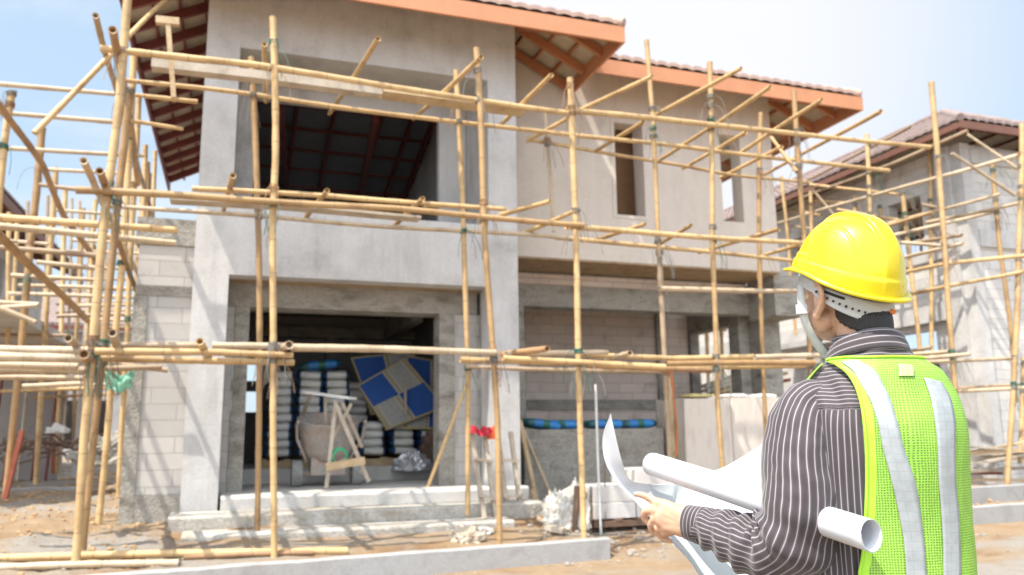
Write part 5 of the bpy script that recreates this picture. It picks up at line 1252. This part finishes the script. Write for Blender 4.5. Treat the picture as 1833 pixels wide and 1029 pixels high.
for i in range(nz_+1):
    rows.append([hp(band_pt(2*math.pi*j/nb, -.008-(.027+.020*max(0, -math.sin(2*math.pi*j/nb)))*i/nz_, .001*math.sin(i*.7))) for j in range(nb)])
bm_.grid(rows, closeu=True); o = wmb(bm_).build('headband', M['band'], hat); sm = o.modifiers.new('s', 'SOLIDIFY'); sm.thickness = .0025; sm.offset = 1
hb_ = MB()
for k in range(22):
    th = rad(188 + 7.4*k); p = band_pt(th, -.024-.012*max(0, -math.sin(th)), .0032); d = Vector((math.cos(th), math.sin(th), 0)).normalized(); a = hp(p); e = hp(p + d*.0012)
    hb_.tube([a, e], .0028 if k % 5 else .0032, 8)
wmb(hb_).build('adjusting_holes', M['dark'], hat)
sl = MB()
for a0, a1 in ((196, 222), ):
    rows = []
    for i in (0, 1):
        rows.append([hp(band_pt(rad(a0 + (a1-a0)*j/10), -.014-.006*i, .0036)) for j in range(11)])
    sl.grid(rows, smooth=False)
wmb(sl).build('slot', M['dark'], hat)
kb = MB(); a = band_pt(rad(292), -.030, .004); ell(kb, hp(a), (.008, .004, .006)); wmb(kb).build('buckle_tab', M['twine_orange'], hat)
def ribbon(pts, wdt, nrmf, th=.0015, name='strap', mat='strap', par=None, uvs=.0):
    mbx = MB(); rows = []; rows2 = []
    for i, p in enumerate(pts):
        t = (pts[min(len(pts)-1, i+1)] - pts[max(0, i-1)]).normalized(); nn = nrmf(i).normalized(); sd_ = t.cross(nn).normalized()
        rows.append([p - sd_*wdt/2, p, p + sd_*wdt/2])
    mbx.grid(rows); o = wmb(mbx).build(name, M[mat], par); sm = o.modifiers.new('s', 'SOLIDIFY'); sm.thickness = th; return o
viewn = Vector((-.35, -.93, -.1))
st = spline([Q(1441, 487, .075), Q(1434, 508, .060), Q(1434, 535, .052), Q(1437, 556, .050), Q(1443, 580, .052), Q(1456, 606, .058), Q(1480, 638, .070), fp((-.030, .062, -.108)), fp((0, .070, -.112))], 40)
ribbon(st, .019, lambda i: Vector((-.75, -.65, 0)), .0022, 'chin_strap', 'strap', hat)
st2 = [Vector((2*0, 0, 0)) + fp((-(HR2.transposed() @ (p-HC)).x, (HR2.transposed() @ (p-HC)).y, (HR2.transposed() @ (p-HC)).z)) for p in st]
ribbon(st2, .019, lambda i: Vector((.75, -.3, 0)), .0022, 'chin_strap', 'strap', hat)
bk = MB(); c0 = Q(1435, 553, .047); bk.bar(c0 - Vector((.011, -.006, 0)), c0 + Vector((.011, -.006, 0)), .006, .022); wmb(bk).build('strap_buckle', M['band'], hat)
hk = MB(); c0 = Q(1440, 484, .078); hk.bar(c0 + Vector((0, 0, .016)), c0 - Vector((0, 0, .008)), .022, .006, (0, 1, 0)); wmb(hk).build('strap_hook', M['band'], hat)

# --- torso surface S(theta, t)
TR = [  # t, z, cx, cy, half width, half depth
    (0.0, .74, -.020, .0, .160, .118), (1.0, .90, -.020, .0, .166, .118), (2.0, 1.02, -.019, .0, .167, .118), (3.0, 1.14, -.018, -.002, .170, .122), (4.0, 1.24, -.017, -.006, .173, .126),
    (5.0, 1.31, -.015, -.008, .172, .122), (5.6, 1.352, -.012, -.008, .163, .112), (6.1, 1.384, -.008, -.008, .146, .101), (6.6, 1.415, -.003, -.007, .122, .092), (7.1, 1.440, -.006, -.005, .092, .081), (7.6, 1.468, -.009, -.004, .073, .073), (8.0, 1.50, -.011, -.002, .066, .067)]
def S0(th, t, off=0.0):
    z, cx, cy, a, b_ = cat(TR, t); c, s = math.cos(th), math.sin(th); e = 2/2.35
    x = cx + (a+off)*math.copysign(abs(c)**e, c); y = cy + (b_+off)*math.copysign(abs(s)**e, s)
    return Vector((x, y, z + off*.5*smooth(4.5, 7, t)))
def fold(th, t):
    p = S0(th, t); k = 0
    k += .0040*noise.noise(Vector((p.x*14, p.y*14, p.z*4))) + .0022*noise.noise(Vector((p.x*34, p.y*34, p.z*12+7)))
    d = (Vector((p.x+.155, p.y+.07, 0))).length                      # gathers by the left armhole
    k += .007*math.exp(-(d/.045)**2)*math.sin(p.z*60 + p.x*90)*smooth(6.2, 5.0, t)*0
    k += .006*math.exp(-(d/.055)**2)*math.sin(p.x*150+p.z*9)
    return k
def shirt_S(th, t): return S0(th, t, .004 + fold(th, t))
sh = MB(); NT, NA = 110, 150; rows = [[shirt_S(2*math.pi*j/NA, 8.0*i/NT) for j in range(NA)] for i in range(NT+1)]
def suv(i, j):
    t = 8.0*i/NT; th = 2*math.pi*j/NA
    return (th*.17, t) if t < 5.45 else (cat(TR, t)[0]*1.6 + .10*(1-abs(math.sin(th)))*0, th)
sh.grid(rows, closeu=True, uvs=suv)
shirt = wmb(sh).build('shirt', M['shirt'], body)
# yoke seam as a slim raised fold
sp = MB(); sp.tube([shirt_S(rad(190 + 160*k/40), 5.45) for k in range(41)], .0016, 6); wmb(sp).build('seam', M['shirt'], shirt)
# sleeves
def sleeve(S_, pts, rr, side, wr_end, lenf):
    P_ = [(i, *p, r) for i, (p, r) in enumerate(zip(pts, rr))]; Nn = 110
    o = [cat(P_, (len(pts)-1)*k/(Nn-1)) for k in range(Nn)]; cen = [Vector(q[:3]) for q in o]; rad_ = [q[3] for q in o]
    L = [0]
    for a, b_ in zip(cen, cen[1:]): L.append(L[-1] + (b_-a).length)
    T = L[-1]; rows = []; sidev = (cen[1]-cen[0]).cross(Vector((0, 1, 0))).normalized(); NA2 = 84
    bend = pts[3]; Le = min(range(Nn), key=lambda i: (cen[i]-Vector(ELL if side < 0 else ELR)).length)
    inn = ((cen[0]+cen[-1])/2 - cen[Le]).normalized()
    for i in range(Nn):
        t = (cen[min(Nn-1, i+1)] - cen[max(0, i-1)]).normalized(); sidev = (sidev - t*sidev.dot(t)).normalized(); up = sidev.cross(t); row = []
        s = L[i]; de = s - L[Le]
        for j in range(NA2):
            a = 2*math.pi*j/NA2; d = sidev*math.cos(a) + up*math.sin(a); ci = d.dot(inn)
            k = 0; q = cen[i] + d*rad_[i]
            k += .0045*noise.noise(Vector((q.x*16, q.y*16, q.z*6+side))) + .0028*noise.noise(q*38)
            w_ = math.exp(-(de/.075)**2)
            k += w_*(.013*max(0, ci)**.7*math.sin(de*150 + a*1.2) + .0075*math.sin(de*100 + 2.2*math.sin(a)) + .006*noise.noise(Vector((a*1.2, s*45, 5))))
            w2 = smooth(L[Le]+.02, L[Le]+.12, s); k += w2*(.0048*math.sin(s*125 + 1.7*math.sin(a*2)) + .0035*noise.noise(Vector((a*1.6, s*32, 2))))
            k += .006*smooth(.16, .02, s)*abs(math.sin(a*5+.5))*smooth(.0, .05, s)
            k += .004*math.sin(a*3 + s*9)*smooth(.05, .16, s)*smooth(L[Le], L[Le]-.1, s)
            row.append(q + d*k)
        rows.append(row)
    sl_ = MB(); sl_.grid(rows, closeu=True, uvs=lambda i, j: (j/NA2*2*math.pi*.068, L[i]*.3))
    sl_.add(rows[0], [tuple(reversed(range(NA2)))])
    ob = wmb(sl_).build('sleeve', M['shirt'], shirt); return ob, cen, rad_
El = [Vector((-.112, -.004, 1.360)), Vector((-.163, -.004, 1.332)), Vector((-.192, -.016, 1.25)), Vector((-.200, -.026, 1.15)), Vector((-.214, -.012, 1.075)), Vector((-.240, .035, 1.040)), Q(1330, 970, .105), Q(1290, 954, .155), Q(1256, 941, .198)]
slv, cen, rr_ = sleeve(0, El, [.050, .062, .075, .083, .082, .070, .060, .052, .0405], -1, None, 1)
Er = [Vector((.090, -.0, 1.360)), Vector((.125, .02, 1.332)), Vector((.130, .05, 1.25)), Vector((.132, .09, 1.15)), Vector((.130, .12, 1.08)), Vector((.125, .14, 1.06)), Vector((.125, .17, 1.06)), Vector((.145, .20, 1.07)), Vector((.125, .235, 1.08))]
sleeve(0, Er, [.050, .055, .060, .060, .060, .056, .050, .046, .0405], 1, None, 1)
def cuff(A_, B_, r0, r1):
    ax = (B_-A_); Lc = ax.length; ax.normalize(); s1 = ax.cross(Vector((0, 0, 1))).normalized(); s2 = s1.cross(ax); c_ = MB(); rows = []
    prof = [(0, r0), (.02, r0+.002), (.5, (r0+r1)/2+.0015), (.97, r1+.001), (1.0, r1-.001), (.98, r1-.003), (.5, (r0+r1)/2-.003), (.0, r0-.003)]
    for u, r in prof: rows.append([A_ + ax*Lc*u + (s1*math.cos(a)*.86 + s2*math.sin(a)*1.10)*(r + .0012*math.sin(a*3)) for a in [2*math.pi*k/48 for k in range(48)]])
    c_.grid(rows, closeu=True, uvs=lambda i, j: (prof[i][0]*Lc*1.35 + .004, j*.01)); wmb(c_).build('cuff', M['shirt'], shirt)
cuff(Q(1271, 944, .178), Q(1229, 933, .225), .0400, .0355)
cuff(Vector((.135, .222, 1.075)), Vector((.105, .262, 1.088)), .038, .034)
# collar: stand and turned-down leaf
c_ = MB(); cc = Vector((-.014, .0, 1.505)); rows = []
for i in range(15):
    v = i/14; row = []
    for j in range(81):
        th = rad(90 + 14 + (360-28)*j/80); bk_ = max(0, -math.sin(th))
        ztop = 1.485 + .028*bk_ - .012*max(0, math.sin(th))
        if v < .45: r = .064 + .006*(v/.45); z = ztop - .030*(1-v/.45)
        else: q = (v-.45)/.55; r = .070 + .004*math.sin(q*math.pi) + .016*q; z = ztop - .046*q
        r += .0016*math.sin(th*4)+.0012*noise.noise(Vector((th*3, v*3, 0)))
        row.append(Vector((-.014 + r*math.cos(th)*1.06, .001 + r*math.sin(th)*1.03, z)))
    rows.append(row)
c_.grid(rows, uvs=lambda i, j: (i/14*.085+.004, j*.01)); o = wmb(c_).build('collar', M['shirt'], shirt); sm = o.modifiers.new('s', 'SOLIDIFY'); sm.thickness = .0025; sm.offset = 0

# --- lime vest, laid over the torso surface
def vest_off(th, t):
    p = S0(th, t); return .012 + .003*smooth(4, 0, t) + .0055*noise.noise(Vector((p.x*9, p.y*9, p.z*2.6+11))) + .0016*noise.noise(Vector((p.x*30, p.y*30, p.z*14)))
def VS(th, t, extra=0): return S0(th, t, vest_off(th, t) + extra)
PT = []                                     # table of surface points with where they are seen
for i in range(0, 161):
    t = 1.0 + 6.4*i/160
    for j in range(0, 141):
        th = rad(175 + 158*j/140); p = VS(th, t); px, py = pix(PW(p)); PT.append((px, py, th, t))
PTn = np.array(PT)
def find(px, py):
    k = int(np.argmin((PTn[:, 0]-px)**2 + (PTn[:, 1]-py)**2)); return PTn[k, 2], PTn[k, 3]
left = [find(*p) for p in ((1497, 652), (1512, 664), (1528, 684), (1541, 715), (1549, 760), (1553, 820), (1553, 880), (1549, 940), (1543, 1000), (1539, 1026))]
ltab = sorted([(t, th) for th, t in left]); LT = [ltab[0]]
for q in ltab[1:]:
    if q[0] > LT[-1][0] + .02: LT.append(q)
def thL(t):
    if t > LT[-1][0]: return LT[-1][1] + (rad(180)-LT[-1][1])*smooth(LT[-1][0], LT[-1][0]+.25, t)
    if t < LT[0][0]: return LT[0][1]
    return cat(LT, t)[0]
tneck = 7.12
def thR(t): return rad(352) + rad(8)*smooth(5.6, 6.6, t)
vt = MB(); rows = []; NV, NH = 120, 90; tt = [.6 + (tneck-.6)*i/NV for i in range(NV+1)]
for t in tt: a, c = thL(t), thR(t); rows.append([VS(a+(c-a)*j/NH, t) for j in range(NH+1)])
vt.grid(rows, uvs=lambda i, j: ((thL(tt[i])+(thR(tt[i])-thL(tt[i]))*j/NH)*.17, cat(TR, tt[i])[0]))
rows = []; tneck2 = 7.0
for i in range(41):
    t = .6 + (tneck2-.6)*i/40; a, c = rad(-8 + 8*smooth(5.6, 6.6, t)) + 0, rad(180) - (rad(45))*smooth(6.2, 5.6, t)
    rows.append([VS(a+(c-a)*j/40, t) for j in range(41)])
vt.grid(rows, uvs=lambda i, j: (j*.012, i*.015))
vest = wmb(vt).build('safety_vest', M['vest'], body)
# bindings
b_ = MB(); b_.tube([VS(thL(t), t, .001) for t in tt if t < 7.0], .0034, 6); wmb(b_).build('binding', M['lime'], vest)
b_ = MB(); b_.tube([VS(rad(182)+rad(176)*k/50, tneck, .001) for k in range(51)], .0034, 6); wmb(b_).build('binding', M['lime'], vest)
b_ = MB(); b_.tube([VS(thR(t), t, .001) for t in tt if t < 6.2], .0034, 6); wmb(b_).build('binding', M['lime'], vest)
bb = MB(); rows = []
for i, t in enumerate(tt):
    if t > 6.9: break
    a = thL(t); rows.append([VS(a + rad(6.0)*j/4, t, .0008) for j in range(5)])
bb.grid(rows); wmb(bb).build('edge_band', M['lime'], vest)
# a vertical seam fold
def strip(lp, rp, name='reflective_strip', mat='tape', ext=.0016, tail=True):
    A_ = [find(*p) for p in lp]; B_ = [find(*p) for p in rp]
    if tail:
        for X in (A_, B_): X.append((2*X[-1][0]-X[-2][0], max(.6, X[-1][1]-.5)))
    fa = [(i, *q) for i, q in enumerate(A_)]; fb = [(i, *q) for i, q in enumerate(B_)]; rows = []; NN = 10*len(A_)
    for i in range(NN+1):
        u = (len(A_)-1)*i/NN; a, ta = cat(fa, u); c, tb = cat(fb, u)
        rows.append([VS(a+(c-a)*j/6, ta+(tb-ta)*j/6, ext) for j in range(7)])
    s_ = MB(); s_.grid(rows, uvs=lambda i, j: (j/6*.05, i*.0065), flip=True); o = wmb(s_).build(name, M[mat], vest); sm = o.modifiers.new('s', 'SOLIDIFY'); sm.thickness = .0012; sm.offset = 0; return o
strip([(1506, 648), (1530, 668), (1552, 706), (1568, 750), (1581, 800), (1594, 850), (1606, 910), (1616, 970), (1622, 1025)], [(1536, 644), (1566, 664), (1590, 704), (1606, 750), (1618, 800), (1632, 850), (1645, 910), (1654, 970), (1659, 1025)])
strip([(1652, 676), (1664, 710), (1672, 750), (1676, 800), (1679, 860), (1683, 910), (1686, 970), (1686, 1025)], [(1684, 684), (1700, 712), (1707, 750), (1708, 800), (1709, 860), (1714, 910), (1717, 970), (1718, 1025)])
strip([(1606, 652), (1608, 675)], [(1631, 654), (1636, 675)], 'neck_label', 'label', .003, tail=False)
# trousers and boots below the frame
for s in (-1, 1):
    b_ = MB(); v = [(i, *p) for i, p in enumerate([(s*.085, 0, .93, .105), (s*.095, 0, .75, .095), (s*.10, .01, .48, .07), (s*.105, 0, .25, .065), (s*.11, -.01, .0, .062)])]
    o_ = [cat(v, 4*k/30) for k in range(31)]; b_.tube([Vector(q[:3]) for q in o_], [q[3] + .002*math.sin(i*1.3) for i, q in enumerate(o_)], 24); wmb(b_).build('trouser_leg', M['trouser'], body)
    b_ = MB(); v = [(0, s*.11, -.06, -.04, .045), (1, s*.112, .02, -.045, .048), (2, s*.115, .12, -.055, .042), (3, s*.118, .19, -.065, .032)]; o_ = [cat(v, 3*k/12) for k in range(13)]
    b_.tube([Vector(q[:3]) for q in o_], [q[3] for q in o_], 16); ell(b_, (s*.118, .19, -.065), (.032,)*3); b_.tube([(s*.11, -.03, -.03), (s*.11, -.02, .10)], .052, 16); wmb(b_).build('boot', M['shoe'], body)
b_ = MB(); b_.grid([[Vector((.182*math.cos(a), .122*math.sin(a), z)) for a in [2*math.pi*k/40 for k in range(40)]] for z in (.80, .88, .96)], closeu=True); wmb(b_).build('waistband', M['trouser'], body)

# --- the rolled drawing under the arm and the open sheet
A0, A1 = Q(1560, 959, -.19), Q(1166, 830, .42); ax = (A1-A0); LR = ax.length; ax.normalize()
s1 = ax.cross(Vector((0, 0, 1))).normalized(); s2 = s1.cross(ax); rl = MB(); rows = []; NS = 60
for i in range(31):
    u = i/30; c = A0 + ax*LR*u; row = []; r0 = .0305 - .001*u
    for k in range(NS*2):
        q = k/(NS*2-1); an = rad(-190) + q*rad(620); r = r0*(.90 + .10*q)
        row.append(c + (s1*math.cos(an) + s2*math.sin(an))*r + ax*(.006*math.sin(an)*(1 if i in (0,) else 0)))
    tang = Vector((.30, .42, -.80)); ln = .062*smooth(.93, .5, u)*smooth(.22, .36, u)
    for k in range(1, 9): row.append(row[NS*2-1] + tang*ln*k/8 - Vector((0, 0, .002*k)) * smooth(.99, .5, u)*smooth(.22, .36, u))
    rows.append(row)
rl.grid(rows); o = wmb(rl).build('rolled_drawing', M['paper'], org=PW(A0), frame='world'); sm = o.modifiers.new('s', 'SOLIDIFY'); sm.thickness = .0007
tag(o, 'rolled white drawing clamped under the man\'s left arm, open end towards the viewer', 'rolled drawing')
T_ = [(0, *Q(1093, 740, .33)), (1, *Q(1104, 790, .335)), (2, *Q(1115, 832, .345)), (3, *Q(1127, 858, .37)), (4, *Q(1152, 865, .41)), (5, *Q(1182, 866, .45)), (6, *Q(1215, 861, .49)), (7, *Q(1258, 849, .53)), (8, *Q(1303, 833, .56)), (9, *Q(1383, 784, .60)), (10, *Q(1460, 745, .62)), (11, *Q(1530, 740, .62))]
B_ = [(0, *Q(1092, 742, .33)), (1, *Q(1079, 782, .37)), (2, *Q(1083, 825, .375)), (3, *Q(1104, 862, .365)), (4, *Q(1136, 896, .352)), (5, *Q(1168, 932, .345)), (6, *Q(1203, 970, .335)), (7, *Q(1233, 1003, .32)), (8, *Q(1262, 1040, .31)), (9, *Q(1330, 1085, .29)), (10, *Q(1400, 1120, .27)), (11, *Q(1460, 1130, .26))]
rows = []
for i in range(89):
    s = 11*i/88; a, c = Vector(cat(T_, s)), Vector(cat(B_, s)); row = []
    for k in range(31):
        v = k/30; p = a.lerp(c, v); p = p + Vector((0, 1, -.3)).normalized()*(.020*math.sin(math.pi*v)*smooth(0, 3, s)*(1 if s < 6 else 1.6)) + Vector((0, .006*math.sin(s*1.1+v*3)*smooth(5, 9, s), 0)); row.append(p)
    rows.append(row)
pp_ = MB(); pp_.grid(rows); o = wmb(pp_).build('open_drawing', M['paper'], org=PW(T_[5][1:]), frame='world'); sm = o.modifiers.new('s', 'SOLIDIFY'); sm.thickness = .0006
tag(o, 'large open white sheet with a curled corner, pinched in the man\'s left hand', 'drawing sheet')
